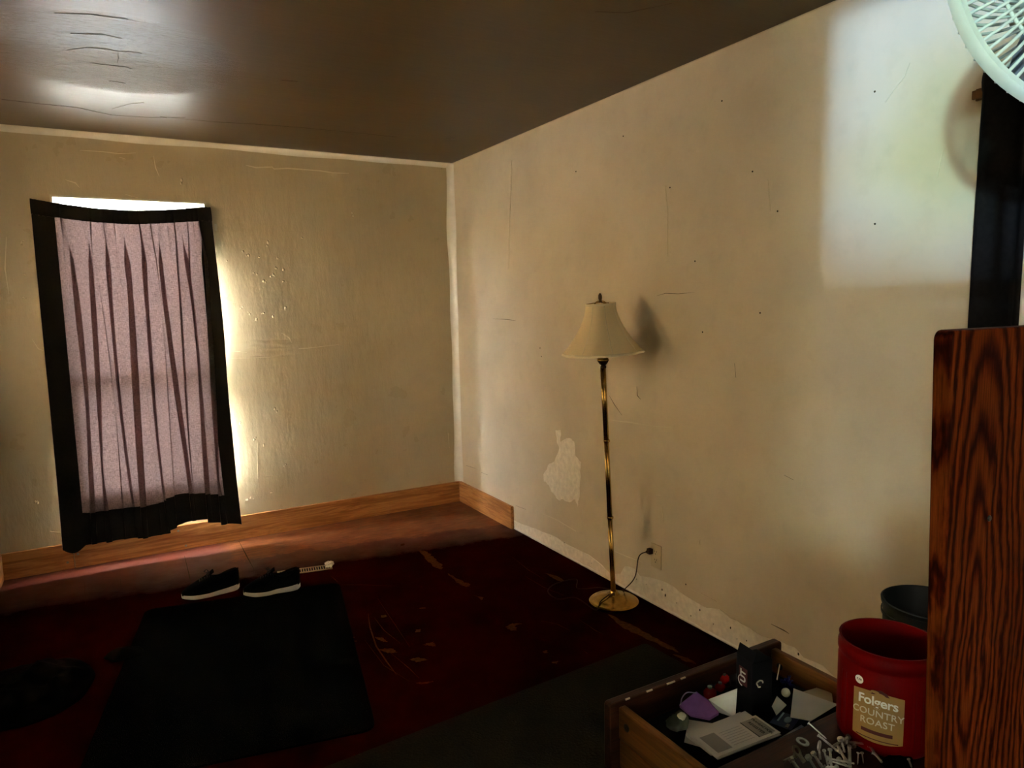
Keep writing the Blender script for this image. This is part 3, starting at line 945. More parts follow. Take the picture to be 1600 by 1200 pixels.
# ---------------------------------------------------------------- marks on the floor
chips = [([(1.483, 3.772), (1.523, 3.721), (1.513, 3.604), (1.515, 3.485), (1.478, 3.42), (1.456, 3.49), (1.465, 3.623)], .006),
         ([(1.485, 3.351), (1.494, 3.272), (1.518, 3.146), (1.49, 3.125), (1.468, 3.217)], .006),
         ([(1.475, 3.023), (1.504, 2.968), (1.479, 2.948)], .004),
         ([(1.437, 3.933), (1.461, 3.932), (1.448, 3.899), (1.424, 3.901)], .003),
         ([(1.002, 3.049), (1.025, 3.043), (1.02, 3.022), (0.9978, 3.028)], .003),
         ([(1.187, 3.03), (1.214, 3.022), (1.208, 3.009), (1.187, 3.022)], .003),
         ([(1.086, 2.829), (1.108, 2.822), (1.091, 2.797), (1.079, 2.804)], .003),
         ([(1.058, 2.68), (1.114, 2.685), (1.098, 2.635), (1.084, 2.657)], .005),
         ([(0.9099, 2.861), (0.9394, 2.829), (0.9417, 2.786), (0.9176, 2.808)], .004),
         ([(0.8813, 2.744), (0.9314, 2.726), (0.9475, 2.677), (0.907, 2.69)], .005),
         ([(1.44, 2.635), (1.484, 2.653), (1.52, 2.623), (1.483, 2.623), (1.469, 2.581), (1.442, 2.591)], .004),
         ([(1.464, 2.361), (1.486, 2.36), (1.476, 2.341), (1.46, 2.345)], .003),
         ([(1.447, 2.267), (1.475, 2.262), (1.459, 2.248)], .003),
         ([(0.9208, 2.413), (0.952, 2.399), (0.981, 2.392), (0.9773, 2.383), (0.9383, 2.391)], .003),
         ([(0.8215, 2.909), (0.8329, 2.909), (0.8317, 2.896)], .002), ([(0.8156, 2.872), (0.8293, 2.87), (0.8257, 2.859)], .002),
         ([(1.906, 2.495), (1.931, 2.364), (1.935, 2.218), (1.95, 2.095), (1.931, 2.056), (1.916, 2.117), (1.897, 2.235), (1.879, 2.345)], .005),
         ([(1.902, 2.062), (1.935, 2.005), (1.927, 1.95), (1.906, 1.993)], .004),
         ([(1.925, 3.079), (1.959, 3.005), (1.96, 2.923), (1.934, 2.92), (1.926, 3.005)], .004),
         ([(0.967, 2.596), (1.007, 2.59), (1.028, 2.552), (0.9796, 2.558)], .004)]
for i, (pts, amp) in enumerate(chips):
    mb = MB().poly([(x, y, -0.0002) for (x, y) in jag(pts, amp * 1.2, 5, 20 + i)], (0, 0, 0.0008))
    mb.build('worn_spot', 'worn', floor)
mb = MB()
for pts, w in (([(0.9596, 3.108), (0.9204, 2.962), (0.8859, 2.774), (0.8794, 2.621), (0.8776, 2.506)], .006), ([(0.9698, 3.046), (0.9641, 2.898), (0.9824, 2.747)], .003),
               ([(0.9389, 3.515), (1.053, 3.443), (1.189, 3.337)], .003), ([(0.9352, 3.66), (0.9405, 3.605), (0.9428, 3.553)], .004), ([(1.899, 3.379), (1.876, 3.164), (1.878, 3.005)], .003),
               ([(1.054, 3.245), (1.033, 3.006), (1.007, 2.698)], .002), ([(0.9181, 2.689), (0.9387, 2.525), (0.9438, 2.437)], .004), ([(1.816, 3.097), (1.821, 2.914), (1.851, 2.784)], .003),
               ([(1.608, 2.605), (1.652, 2.539), (1.665, 2.458)], .003), ([(0.862, 2.856), (0.8596, 2.603), (0.9032, 2.435)], .003), ([(1.763, 2.522), (1.761, 2.398), (1.766, 2.358)], .003)):
    mb.poly([(x, y, -0.0002) for (x, y) in ribbon(pts, w)], (0, 0, 0.0007))
stuff(mb.build('floor_scratches', 'worn', floor))
mb = MB()
for pts, w in (([(0.2825, 4.448), (0.2766, 4.082), (0.2663, 3.745)], .005), ([(-0.0511, 4.239), (-0.0487, 3.991)], .004), ([(0.6007, 4.546), (0.5974, 4.244), (0.5958, 3.964)], .006),
               ([(-0.2187, 4.295), (-0.2049, 3.955)], .004), ([(0.5958, 3.964), (0.6909, 3.892), (0.8414, 3.942)], .005)):
    mb.poly([(x, y, -0.0002) for (x, y) in ribbon(pts, w)], (0, 0, 0.0006))
stuff(mb.build('panel_seams', 'dirt', floor))

# ================================================================ window curtain
TOPF = 0.958


def curtain_fold(u):
    """(sideways pull, depth) of the folds at u in 0..1"""
    return u


FOLDS = [0.165, 0.215, 0.265, 0.315, 0.385, 0.455, 0.505, 0.575, 0.625, 0.69, 0.755, 0.805, 0.865, 0.91]
FAMP = [0.8, 0.5, 0.9, 0.45, 0.7, 1.1, 0.4, 0.7, 0.5, 0.9, 0.6, 1.0, 0.6, 0.9]
cr = random.Random(5)
GATH = [(cr.uniform(0.14, 0.93), cr.uniform(0.5, 1.1)) for _ in range(34)]


def curtain_pt(u, v, fold=1.0):
    # v: 0 bottom .. 1 top
    xl = -0.314 - 0.004 * (1 - v)
    xr = 0.571 + 0.024 * math.sin(min(1, (1 - v) * 2.0) * PI / 2) + 0.024 * (1 - v) ** 3
    zt = 2.040 - 0.038 * math.sin(PI * min(1, u * 1.05)) ** 1.0 - 0.004 * u
    zb = 0.150 + 0.006 * math.sin(u * 9) + (0.050 * math.sin(PI * min(1, max(0, (u - 0.55) / 0.33))) if 0.55 < u < 0.88 else 0) - 0.02 * max(0, (u - 0.9) / 0.1)
    if u < 0.12:
        zb -= 0.03 * math.sin(PI * u / 0.12)
    z = zb + (zt - zb) * v
    dx, dy = 0.0, 0.0
    low = 1.0 - 0.55 * v                     # folds open out downwards
    f = min(1.0, max(0.0, (TOPF - v) / 0.12))
    for i, (c, a) in enumerate(zip(FOLDS, FAMP)):
        drift = 0.018 * math.sin(i * 2.3 + v * 3.0)
        wdt = 0.012 * (1.0 + 0.7 * low * (i % 3) * 0.5)
        q = (u - c - drift) / wdt
        e = math.exp(-q * q / 2)
        dx += -a * 0.050 * q * e * f * fold
        dy += a * 0.020 * e * f * (0.6 + 0.6 * low) * fold
    g = max(0.0, min(1.0, (v - 0.70) / 0.25)) * (1.0 if v < TOPF + 0.005 else 0.35)
    for c, a in GATH:
        q = (u - c) / 0.006
        e = math.exp(-q * q / 2)
        dx += -a * 0.009 * q * e * g * fold
        dy += a * 0.008 * e * g * fold
    dy += 0.006 * math.sin(u * 17 + v * 2.5) * (1 - v) + 0.004 * math.sin(u * 31 - v * 5)
    x = xl + (xr - xl) * u + dx
    # clear of the wall: near the nails at the top, hanging free lower down and along the right edge
    stand = 0.024 + 0.012 * (1 - v) + 0.070 * u ** 5 * min(1.0, 2.2 * (1.04 - v)) * (0.75 - 0.35 * math.cos((v - 0.45) * 4 * PI)) + 0.008 * (1 - u) ** 5 * (0.6 + 0.5 * math.sin(v * 9 + 1)) + 0.080 * max(0, 0.15 - v) / 0.15
    stand += 0.010 * math.sin(PI * u) * v
    y = YB - stand - max(-0.008, dy)
    x *= 1.0 - 0.45 * max(0.0, stand - 0.03) / 4.5
    return (x, y, z)


cur = thing('window_curtain', 'dark sheer curtain hanging crooked over the window, daylight glowing through its folds', 'curtain', (0, 0, 0))
MB().grid(curtain_pt, 420, 90).build('cloth', 'curtain', cur, smooth=True)
MB().grid(lambda u, v: tuple(Vector(curtain_pt(0.004 + 0.992 * u, 0.012 + 0.975 * v, 0.0)) + Vector((0, 0.011, 0))), 120, 60).build('bounce_lining', 'bounce_lining', cur, smooth=True)  # pale layer added behind the cloth to bounce window light onto the wall
# rod pocket and hems are doubled cloth
mb = MB().grid(lambda u, v: tuple(Vector(curtain_pt(u, TOPF + (1 - TOPF) * v)) + Vector((0, -0.010 * math.sin(PI * v) - 0.004, 0.002 * noise.noise(Vector((u * 90, v, 0)))))), 220, 6)
o = mb.build('rod_pocket', 'curtain_black', cur, smooth=True)
mb = MB().grid(lambda u, v: tuple(Vector(curtain_pt(0.002 + 0.115 * u, v * TOPF)) + Vector((0, -0.003, 0))), 24, 60)
mb.build('side_hem', 'curtain_black', cur, smooth=True)
mb = MB().grid(lambda u, v: tuple(Vector(curtain_pt(0.925 + 0.073 * u, v * TOPF)) + Vector((0, -0.003, 0))), 24, 60)
mb.build('side_hem', 'curtain_black', cur, smooth=True)
mb = MB().grid(lambda u, v: tuple(Vector(curtain_pt(0.002 + 0.996 * u, (0.095 + 0.018 * noise.noise(Vector((u * 7, 1.5, 0)))) * v)) + Vector((0, -0.0035, 0))), 240, 8)
mb.build('bottom_hem', 'curtain_black', cur, smooth=True)
mb = MB().tube([curtain_pt(0.0, 0.985), curtain_pt(0.5, 0.985), curtain_pt(1.0, 0.985)], 0.003, 8)
mb.move(Matrix.Translation((0, 0.004, 0)))
mb.build('wire_rod', 'steel_dark', cur)
# small white bracket left on the wall at the upper right corner of the curtain
br = thing('curtain_bracket', 'small white curtain bracket screwed to wall beside the curtain', 'bracket', (*(0.597,), YB, 1.925))
MB().box(-0.008, 0.008, -0.003, -0.0004, -0.020, 0.020).build('plate', 'sash', br, bevel=0.001)
MB().box(-0.006, 0.006, -0.014, -0.003, -0.012, -0.006).build('hook', 'sash', br, bevel=0.001)

# ================================================================ right-hand curtain and rod
rc = thing('door_curtain', 'heavy black curtain hanging on the right wall behind the tall board', 'curtain', (0, 0, 0))


def rc_pt(u, v):
    y = 1.080 - 0.95 * u + 0.006 * math.sin(u * 60)
    d = 0.052 + 0.018 * math.sin(u * 55 + 0.8 * math.sin(v * 3)) + 0.008 * math.sin(u * 23 + 2)
    return (XR - d, y, 0.06 + 1.975 * v)


MB().grid(rc_pt, 160, 30).build('cloth', 'curtain_black', rc, smooth=True)
MB().grid(lambda u, v: tuple(Vector(rc_pt(u, 0.975 + 0.025 * v)) + Vector((-0.006 * math.sin(PI * v) - 0.002, 0, 0.0))), 160, 4).build('header', 'curtain_black', rc, smooth=True)
rod = thing('curtain_rod', 'flat brown curtain rod end poking out beside the black curtain', 'curtain rod', (XR, 0.62, 1.995))
MB().box(-0.016, -0.008, -0.56, 0.512, -0.012, 0.012).build('rod', 'brass_dark', rod, bevel=0.002)
for yy in (0.495, -0.54):
    MB().box(-0.008, -0.0004, yy - 0.01, yy + 0.01, -0.016, 0.016).build('bracket', 'brass_dark', rod)
# painted casing edge with a wavy line of caulk next to the black curtain
t4 = bpy.data.objects.new('trim_4', None)
COL.objects.link(t4)
struct(t4)
MB().box(XR - 0.010, XR - 0.0003, 1.02, 1.094, 0.02, 1.97).build('casing', 'wall_right', t4, bevel=0.002)
caulk = [(XR - 0.002, 1.096 + 0.008 * noise.noise(Vector((z * 5.5, 2, 0))) + 0.012 * max(0, (1.97 - z) / 0.5 if z > 1.47 else 1), z) for z in [0.05 + 0.02 * k for k in range(96)]]
MB().tube(caulk, [0.0035 + 0.002 * noise.noise(Vector((p[2] * 9, 5, 1))) for p in caulk], 8).build('caulk_bead', 'ridge', t4, smooth=True)

# ================================================================ floor lamp
LX, LY = 2.000, 2.572
lamp = thing('floor_lamp', 'brass floor lamp with cream bell shade leaning slightly by the wall', 'lamp', (LX, LY, 0))
prof = [(0.0, 0.001), (0.108, 0.001), (0.116, 0.004), (0.119, 0.010), (0.118, 0.017), (0.112, 0.022), (0.104, 0.023), (0.098, 0.024), (0.088, 0.030), (0.070, 0.036), (0.052, 0.041), (0.034, 0.047), (0.022, 0.056), (0.017, 0.066), (0.0, 0.066)]
MB().lathe(prof, 48).build('base', 'brass', lamp, smooth=True, autos=40)
lean = Matrix.Translation((0, 0, 0.05)) @ Matrix.Rotation(math.radians(-2.9), 4, 'Y')


def lp(mb, name, mat, parent=lamp, **k):
    mb.move(lean)
    return mb.build(name, mat, parent, smooth=True, **k)


for k in range(3):                                  # cluster of three slim tubes
    a = 2 * PI * k / 3 + 0.5
    for z0, z1, rr in ((0.0, 0.375, 0.0062), (0.385, 0.745, 0.0066), (0.755, 1.092, 0.0072)):
        c = (0.0068 * math.cos(a), 0.0068 * math.sin(a))
        lp(MB().tube([(*c, z0), (*c, z1)], rr, 12), 'pole_tube', 'brass')
for z in (0.375, 0.745):
    lp(MB().lathe([(0.0, z), (0.0145, z), (0.0155, z + .003), (0.0155, z + .007), (0.0145, z + .010), (0.0, z + .010)], 24), 'pole_ring', 'brass', autos=40)
lp(MB().lathe([(0.0, -.004), (0.019, -.004), (0.019, .004), (0.015, .012), (0.0, .012)], 24), 'pole_ring', 'brass_dark', autos=40)
lp(MB().lathe([(0, 1.090), (0.013, 1.090), (0.014, 1.098), (0.010, 1.103), (0.019, 1.112), (0.0255, 1.123), (0.0265, 1.127), (0.0, 1.127)], 28), 'knob_cup', 'brass_dark', autos=50)
lp(MB().lathe([(0, 1.127), (0.0275, 1.127), (0.0275, 1.131), (0.020, 1.140), (0.013, 1.147), (0.012, 1.155), (0.007, 1.158), (0.0065, 1.185), (0.015, 1.19), (0.015, 1.24), (0, 1.24)], 28), 'knob', 'brass', autos=50)
lp(MB().blob((0, 0, 1.29), 0.03, 2, scale=(1, 1, 1.35)), 'light_bulb', 'ivory')
harp = [(0.012, 0, 1.235), (0.045, 0, 1.27), (0.05, 0, 1.33), (0.03, 0, 1.385), (0, 0, 1.395), (-0.03, 0, 1.385), (-0.05, 0, 1.33), (-0.045, 0, 1.27), (-0.012, 0, 1.235)]
lp(MB().tube(spath(harp, 4), 0.0025, 8), 'harp', 'brass')
Z0, Z1 = 1.158, 1.385


def shade_r(t):
    # bell: wide at the bottom, sweeping in concavely
    return 0.066 + (0.186 - 0.066) * (1 - t) ** 1.75


def shade_pt(u, v):
    a = 2 * PI * u
    r = shade_r(v) * (1 - 0.020 * (1 - abs(math.cos(a * 4))) * (1 - 0.3 * v))
    return (r * math.cos(a), r * math.sin(a), Z0 + (Z1 - Z0) * v)


sh = lp(MB().grid(shade_pt, 96, 24), 'lamp_shade', 'shade', thick=0.002)
for v0, v1, off in ((0.0, 0.045, 0.0022), (0.955, 1.0, 0.002)):
    def band(u, v, v0=v0, v1=v1, off=off):
        p = Vector(shade_pt(u, v0 + (v1 - v0) * v))
        d = Vector((p.x, p.y, 0)).normalized()
        return tuple(p + d * off)
    lp(MB().grid(band, 96, 3), 'trim_band', 'shade_trim', sh, thick=0.003)
for k in range(8):
    pts = [tuple(Vector(shade_pt((k + 0.5) / 8, j / 12)) * 1.0) for j in range(13)]
    pts = [(p[0] * 1.008, p[1] * 1.008, p[2]) for p in pts]
    lp(MB().tube(pts, 0.0016, 6), 'seam', 'shade_trim', sh)
for k in range(3):
    a = 2 * PI * k / 3 + 0.3
    lp(MB().tube([(0, 0, 1.39), (0.066 * math.cos(a), 0.066 * math.sin(a), 1.383)], 0.002, 6), 'shade_spider', 'brass')
lp(MB().lathe([(0, 1.388), (0.008, 1.388), (0.006, 1.398), (0.0085, 1.408), (0.008, 1.420), (0.004, 1.429), (0, 1.431)], 20), 'finial', 'brass_dark')
# cord: plug - wall - floor loop - base
PX = (2.473, 0.2644)
loc = lambda x, y, z: (x - LX, y - LY, z)
cpts = [loc(XR - 0.030, PX[0] + 0.004, PX[1]), loc(XR - 0.055, PX[0] + 0.035, PX[1] - 0.03), loc(XR - 0.06, 2.53, 0.13), loc(XR - 0.055, 2.60, 0.05),
        loc(XR - 0.05, 2.66, 0.010), loc(2.05, 2.75, 0.006), loc(1.95, 2.80, 0.006), loc(*(2.01, 2.901), 0.006), loc(*(1.888, 2.91), 0.006), loc(*(1.803, 2.85), 0.006), loc(*(1.796, 2.747), 0.006), loc(*(1.878, 2.713), 0.006), loc(LX - 0.125, LY - 0.02, 0.008), loc(LX - 0.085, LY - 0.01, 0.036), loc(LX - 0.03, LY - 0.005, 0.056)]
MB().tube(spath(cpts, 8), 0.0027, 8).build('cord', 'cord', lamp, smooth=True)
mb = MB().box(-0.030, -0.0075, -0.011, 0.011, -0.013, 0.013)
mb.tube([(-0.030, 0, 0), (-0.040, 0.004, -0.002)], [0.010, 0.005], 8)
mb.move(Matrix.Translation((XR - LX, PX[0] - LY, PX[1])))
mb.build('plug', 'cord', lamp, bevel=0.003)

out = thing('wall_outlet', 'ivory duplex wall outlet with the lamp cord plugged in', 'outlet', (XR, (2.446, 0.2446)[0], (2.446, 0.2446)[1]))
MB().box(-0.006, -0.0004, -0.036, 0.036, -0.058, 0.058).build('cover_plate', 'ivory', out, bevel=0.003)
for zz in (0.020, -0.020):
    pl = []
    for k in range(16):
        a = 2 * PI * k / 16
        pl.append((-0.0062, 0.0165 * max(-.85, min(.85, math.cos(a))) / .85, zz + 0.0155 * math.sin(a)))
    r_ = MB().poly(pl, (-0.0012, 0, 0)).build('receptacle', 'ivory', out)
    for yy in (-0.006, 0.006):
        MB().box(-0.0079, -0.0070, yy - 0.0013, yy + 0.0013, zz + 0.000, zz + 0.008).build('slot', 'black', r_)
    MB().box(-0.0079, -0.0070, -0.0025, 0.0025, zz - 0.010, zz - 0.005).build('slot', 'black', r_)

# ================================================================ rug, mat, vent, paper, shoes
rug_c = [(0.050, 3.708), (0.944, 3.532), (0.690, 2.200), (-0.210, 2.375)]


def round_poly(pts, r, seg=5):
    out = []
    n = len(pts)
    for i in range(n):
        p, a, c = Vector(pts[i]), Vector(pts[i - 1]), Vector(pts[(i + 1) % n])
        d1, d2 = (a - p).normalized(), (c - p).normalized()
        s, e = p + d1 * r, p + d2 * r
        for k in range(seg + 1):
            t = k / seg
            out.append(tuple(s * (1 - t) ** 2 + p * 2 * t * (1 - t) + e * t * t))
    return out


rug = MB().poly([(x, y, 0.0008) for (x, y) in round_poly(rug_c, 0.05)], (0, 0, 0.008)).build('floor_rug', 'rug', bevel=0.002)
tag(rug, 'black flecked rectangular rug lying askew on the red floor', 'rug')
# bound edge
mat_c = [(1.865, 2.183), (0.36, 2.085), (0.42, 1.16), (1.925, 1.26)]
olive = MB().poly([(x, y, 0.0008) for (x, y) in round_poly(mat_c, 0.02)], (0, 0, 0.006)).build('floor_mat', 'mat', bevel=0.001)
tag(olive, 'dark olive floor mat reaching under the open drawer', 'mat')

v0, v1 = Vector((0.7012, 3.842)), Vector((0.9679, 3.792))
vc = (v0 + v1) / 2
vent = thing('floor_vent', 'narrow beige metal floor vent set in the floor behind the shoes', 'floor vent', (vc.x, vc.y, 0), math.atan2((v1 - v0).y, (v1 - v0).x))
HL, HW = 0.145, 0.036
mb = MB()
mb.box(-HL, HL, -HW, -HW + 0.010, 0.0005, 0.004).box(-HL, HL, HW - 0.010, HW, 0.0005, 0.004).box(-HL, -HL + 0.014, -HW, HW, 0.0005, 0.004).box(HL - 0.014, HL, -HW, HW, 0.0005, 0.004)
mb.build('frame', 'vent', vent)
MB().box(-HL + 0.012, HL - 0.012, -HW + 0.008, HW - 0.008, 0.0004, 0.001).build('duct_opening', 'black_matte', vent)
for k in range(20):
    x = -HL + 0.022 + k * (2 * HL - 0.044) / 19
    MB().box(x - 0.0025, x + 0.0025, -HW + 0.009, HW - 0.009, 0.001, 0.0037).build('louver', 'vent', vent)

cp = (0.9622, 3.785)
crumple = MB().blob((0, 0, 0.016), 0.019, 3, 0.9, 2.6, (1.2, 0.8, 0.85), 4.2).build('crumpled_paper', 'paper')
crumple.location = (cp[0], cp[1], 0.0045)
tag(crumple, 'small crumpled scrap of white paper at the end of the floor vent', 'paper')


def shoe(label, loc, rz, mirror=1):
    s = thing('sneaker', label, 'shoe', loc, rz, 'pair of black sneakers')
    L = 0.275

    def half(t, side):
        # half width along the length, toe t = 0
        w = 0.047 * (math.sin(PI * min(1, t * 1.9 + 0.03) / 2) ** 0.6 if t < 0.5 else 1) * (1 - 0.30 * max(0, (t - 0.45) / 0.55) ** 1.2)
        w *= min(1, math.sqrt(max(0, (1 - t) / 0.06))) if t > 0.94 else 1
        w -= 0.010 * math.exp(-((t - 0.58) / 0.14) ** 2) * (1.0 if side * mirror > 0 else 0.3)
        return max(0.002, w)
    N, K = 30, 8

    def ring(t, z, grow):
        return [(t * L, -(half(t, -1) + grow), z), (t * L, half(t, 1) + grow, z)]
    # sole
    mb = MB()
    outl = [(t / N * L, half(t / N, 1) + 0.003) for t in range(N + 1)] + [(t / N * L, -half(t / N, -1) - 0.003) for t in range(N, -1, -1)]
    n = len(outl)
    vs, fs = [], []
    lay = [0.0, 0.006, 0.014, 1.0]
    for li, zf in enumerate(lay):
        for (x, y) in outl:
            t = x / L
            top = 0.021 + 0.011 * max(0, (t - 0.45) / 0.55) ** 1.2
            spring = 0.012 * max(0, (0.22 - t) / 0.22) ** 1.5 + 0.006 * max(0, (t - 0.88) / 0.12)
            z = (top if zf == 1.0 else zf) + spring * (1 if zf < 1 else 0.6)
            k = 1.0 if li else 0.95
            vs.append((x, y * k, z))
    for li in range(len(lay) - 1):
        for i in range(n):
            j = (i + 1) % n
            fs.append((li * n + i, li * n + j, (li + 1) * n + j, (li + 1) * n + i))
    fs.append(tuple(range(n))[::-1])
    fs.append(tuple(range((len(lay) - 1) * n, len(lay) * n)))
    MB().add(vs, fs).build('sole', 'sole', s, smooth=True, autos=45)
    # upper

    def top_h(t):
        if t < 0.12:
            return 0.040 + 0.18 * t * 0.9
        if t < 0.50:
            q = (t - 0.12) / 0.38
            return 0.0595 + 0.046 * q
        if t < 0.78:
            q = (t - 0.5) / 0.28
            return 0.1055 - 0.020 * math.sin(PI * q * 0.8)
        q = (t - 0.78) / 0.22
        return 0.092 + 0.016 * q

    def up(u, v):
        t = 0.004 + 0.990 * v
        a = PI * u                             # right rim over the top to left rim
        side = 1 if u < 0.5 else -1
        hw = half(t, side) + 0.001
        base = 0.018 + 0.010 * max(0, (t - 0.45) / 0.55) ** 1.2 + 0.007 * max(0, (0.22 - t) / 0.22) ** 1.5
        h = top_h(t) - base
        if t < 0.03:
            h *= 0.55 + 0.45 * t / 0.03
        c, sn = math.cos(a), math.sin(a)
        pw = 0.75
        y = hw * math.copysign(abs(c) ** pw, c)
        z = base + h * (sn ** 0.8)
        if t > 0.52:                            # open ankle: dip in the middle
            op = min(1, (t - 0.52) / 0.05) * min(1, max(0, (0.985 - t) / 0.03))
            y *= 1 - 0.10 * sn
            z -= op * max(0, sn - 0.80) / 0.20 * 0.050
        return (t * L, y, z)
    MB().grid(up, 28, 46).build('upper', 'shoe_black', s, smooth=True, thick=0.003)
    MB().add(*(lambda pts: ([*pts], [tuple(range(len(pts)))]))([(0.008 * 0 + t * L, 0.026 * y, 0.030) for t, y in ((.55, -1), (.93, -1), (.96, 0), (.93, 1), (.55, 1))])).build('insole', 'shoe_black', s)
    # collar roll round the opening
    col = []
    for k in range(24):
        a = 2 * PI * k / 24
        t = 0.745 + 0.215 * math.cos(a)
        col.append((t * L, 0.026 * math.sin(a), top_h(t) - 0.006 + 0.004 * math.cos(a)))
    MB().tube(col, 0.006, 8, closed=True).build('collar', 'shoe_black', s, smooth=True)
    # tongue and laces
    MB().grid(lambda u, v: ((0.36 + 0.20 * v) * L, (u - .5) * 0.036, top_h(0.36 + 0.15 * v) + 0.003 + 0.018 * v * v - 0.010 * (2 * u - 1) ** 2), 8, 8).build('tongue', 'shoe_black', s, smooth=True, thick=0.004)
    for k in range(5):
        t = 0.30 + 0.045 * k
        z = top_h(t) + 0.003
        MB().tube([(t * L, -0.024, z - 0.010), (t * L + 0.003, -0.010, z), (t * L + 0.005, 0.010, z), (t * L + 0.003, 0.024, z - 0.010)], 0.0022, 6).build('lace', 'lace', s, smooth=True)
    t = 0.50
    for sg in (-1, 1):
        lp_ = [(t * L, 0, top_h(t) + .006), (t * L - .012, sg * .014, top_h(t) + .018), (t * L - .022, sg * .030, top_h(t) + .006), (t * L - .010, sg * .016, top_h(t) + .004), (t * L, 0, top_h(t) + .006)]
        MB().tube(spath(lp_, 5), 0.002, 6).build('lace_bow', 'lace', s, smooth=True)
    return s


shoe('black sneaker with white sole standing on the red floor behind the rug edge', (0.212, 3.752, 0.001), math.radians(3.5), 1)
shoe('black sneaker with white sole standing across the rug edge beside the vent', (0.482, 3.612, 0.009), math.radians(-7), -1)

# dark clothes dropped on the floor at the left


def heap(name, label, loc, sx, sy, h, seed, sub=44):
    def pt(u, v):
        a = 2 * PI * u
        r = v
        edge = 1 + 0.22 * noise.noise(Vector((math.cos(a) * 1.4, math.sin(a) * 1.4, seed)))
        x, y = r * sx * edge * math.cos(a), r * sy * edge * math.sin(a)
        base = (1 - r ** 2.2)
        wr = 0.75 + 0.7 * noise.noise(Vector((x * 9, y * 9, seed + 3))) + 0.35 * noise.noise(Vector((x * 24, y * 24, seed)))
        return (x, y, 0.003 + max(0.0, h * base * wr))
    o = MB().grid(pt, sub, 16).build(name, 'cloth_dark', smooth=True, thick=0.004)
    o.location = loc
    return tag(o, label, 'clothing')


heap('dropped_garment', 'dark crumpled garment heaped on the floor at the left edge', (*(-0.3824, 3.125), 0.004), 0.24, 0.26, 0.07, 1.0)
heap('dark_sock', 'small black sock lying against the left edge of the rug', (*(-0.0456, 3.253), 0.010), 0.075, 0.055, 0.03, 6.0, 30)

# ================================================================ nightstand with its drawer pulled out
ns = thing('nightstand', 'dark wooden nightstand with hardware spread on top, at the lower right', 'nightstand', (0.955, 0.56, 0))
NX0, NX1, NY0, NY1, NZ = -0.213, 0.231, -0.155, 0.158, 0.738
MB().box(NX0, NX1, NY0, NY1, NZ - 0.021, NZ).build('top', 'oak_dark', ns, bevel=0.004)
for x0, x1 in ((NX0, NX0 + 0.008), (NX1 - 0.010, NX1 - 0.001)):
    MB().box(x0, x1, NY0 + 0.004, NY1 - 0.02, 0.03, NZ - 0.021).build('side_panel', 'oak_dark', ns)
MB().box(NX0 + 0.008, NX1 - 0.010, NY0 + 0.004, NY0 + 0.014, 0.03, NZ - 0.021).build('back_panel', 'oak_dark', ns)
for z in (0.05, 0.32, 0.573):
    MB().box(NX0 + 0.008, NX1 - 0.010, NY0 + 0.014, NY1 - 0.03, z, z + 0.016).build('shelf', 'oak_dark', ns)
for sx in (NX0 + 0.03, NX1 - 0.03):
    for sy in (NY0 + 0.03, NY1 - 0.05):
        MB().lathe([(0.012, 0.0), (0.016, 0.03)], 12, (sx, sy, 0)).build('foot', 'oak_dark', ns)

dr = thing('pulled_drawer', 'wooden drawer pulled far open and full of odds and ends', 'drawer', (0.96, 0.80, 0.593))
DX0, DX1, DY0, DY1, DZ = -0.192, 0.196, -0.20, 0.155, 0.120
fp = round_poly([(-0.226, 0.0), (0.232, 0.0), (0.232, 0.132), (-0.226, 0.132)], 0.008, 4)
o = MB().poly([(x, DY1 + 0.001, z - 0.004) for (x, z) in fp], (0, 0.019, 0)).build('drawer_front', 'oak_dark', dr, bevel=0.003)
for x0, x1, nm in ((DX0 - 0.016, DX0, 'side_board'), (DX1, DX1 + 0.016, 'side_board')):
    sb = MB().box(x0, x1, DY0, DY1, 0.058, DZ).build(nm, 'oak_tan_y', dr, bevel=0.003)
    MB().box(x0 + 0.002, x1 - 0.002, DY0, DY1, 0.002, 0.056).build('side_rail', 'oak_tan_y', sb, bevel=0.003)
    xx = x0 if x0 < 0 else x0
    mb = MB().lathe([(0, 0), (0.0072, 0), (0.0072, 0.0012), (0.003, 0.0016), (0.0, 0.0010)], 16)
    mb.move(Matrix.Translation((xx, DY1 - 0.024, 0.092)) @ Matrix.Rotation(-PI / 2, 4, 'Y'))
    bolt_ = mb.build('cam_lock', 'black', sb)
    mb = MB().box(-0.0022, -0.0017, -0.003, 0.003, -0.0006, 0.0006).move(Matrix.Translation((xx, DY1 - 0.024, 0.092)))
MB().box(DX0, DX1, DY0, DY0 + 0.012, 0.002, DZ - 0.01).build('drawer_back', 'oak_dark', dr)
MB().box(DX0, DX1, DY0 + 0.012, DY1, 0.060, 0.072).build('drawer_bottom', 'black_matte', dr)
# pale chips along the top edge of the front
for (x, w) in ((-0.19, .010), (-0.14, .014), (-0.09, .02), (-0.055, .012)):
    MB().box(x, x + w, DY1 + 0.0005, DY1 + 0.003, 0.1262, 0.1284).build('chip', 'cream_paper', dr)

ZB = 0.6665


def sheet(name, label, cat, mat, pts, z, t=0.0007, curl=0.0, group=None):
    """flat paper through world points at height z; curl lifts the far corner"""
    c = sum((Vector(p[:2]) for p in pts), Vector((0, 0))) / len(pts)
    o = MB().poly([(p[0] - c.x, p[1] - c.y, (curl * i if curl else 0)) for i, p in enumerate(pts)], (0, 0, t)).build(name, mat)
    o.location = (c.x, c.y, z)
    return tag(o, label, cat, group)


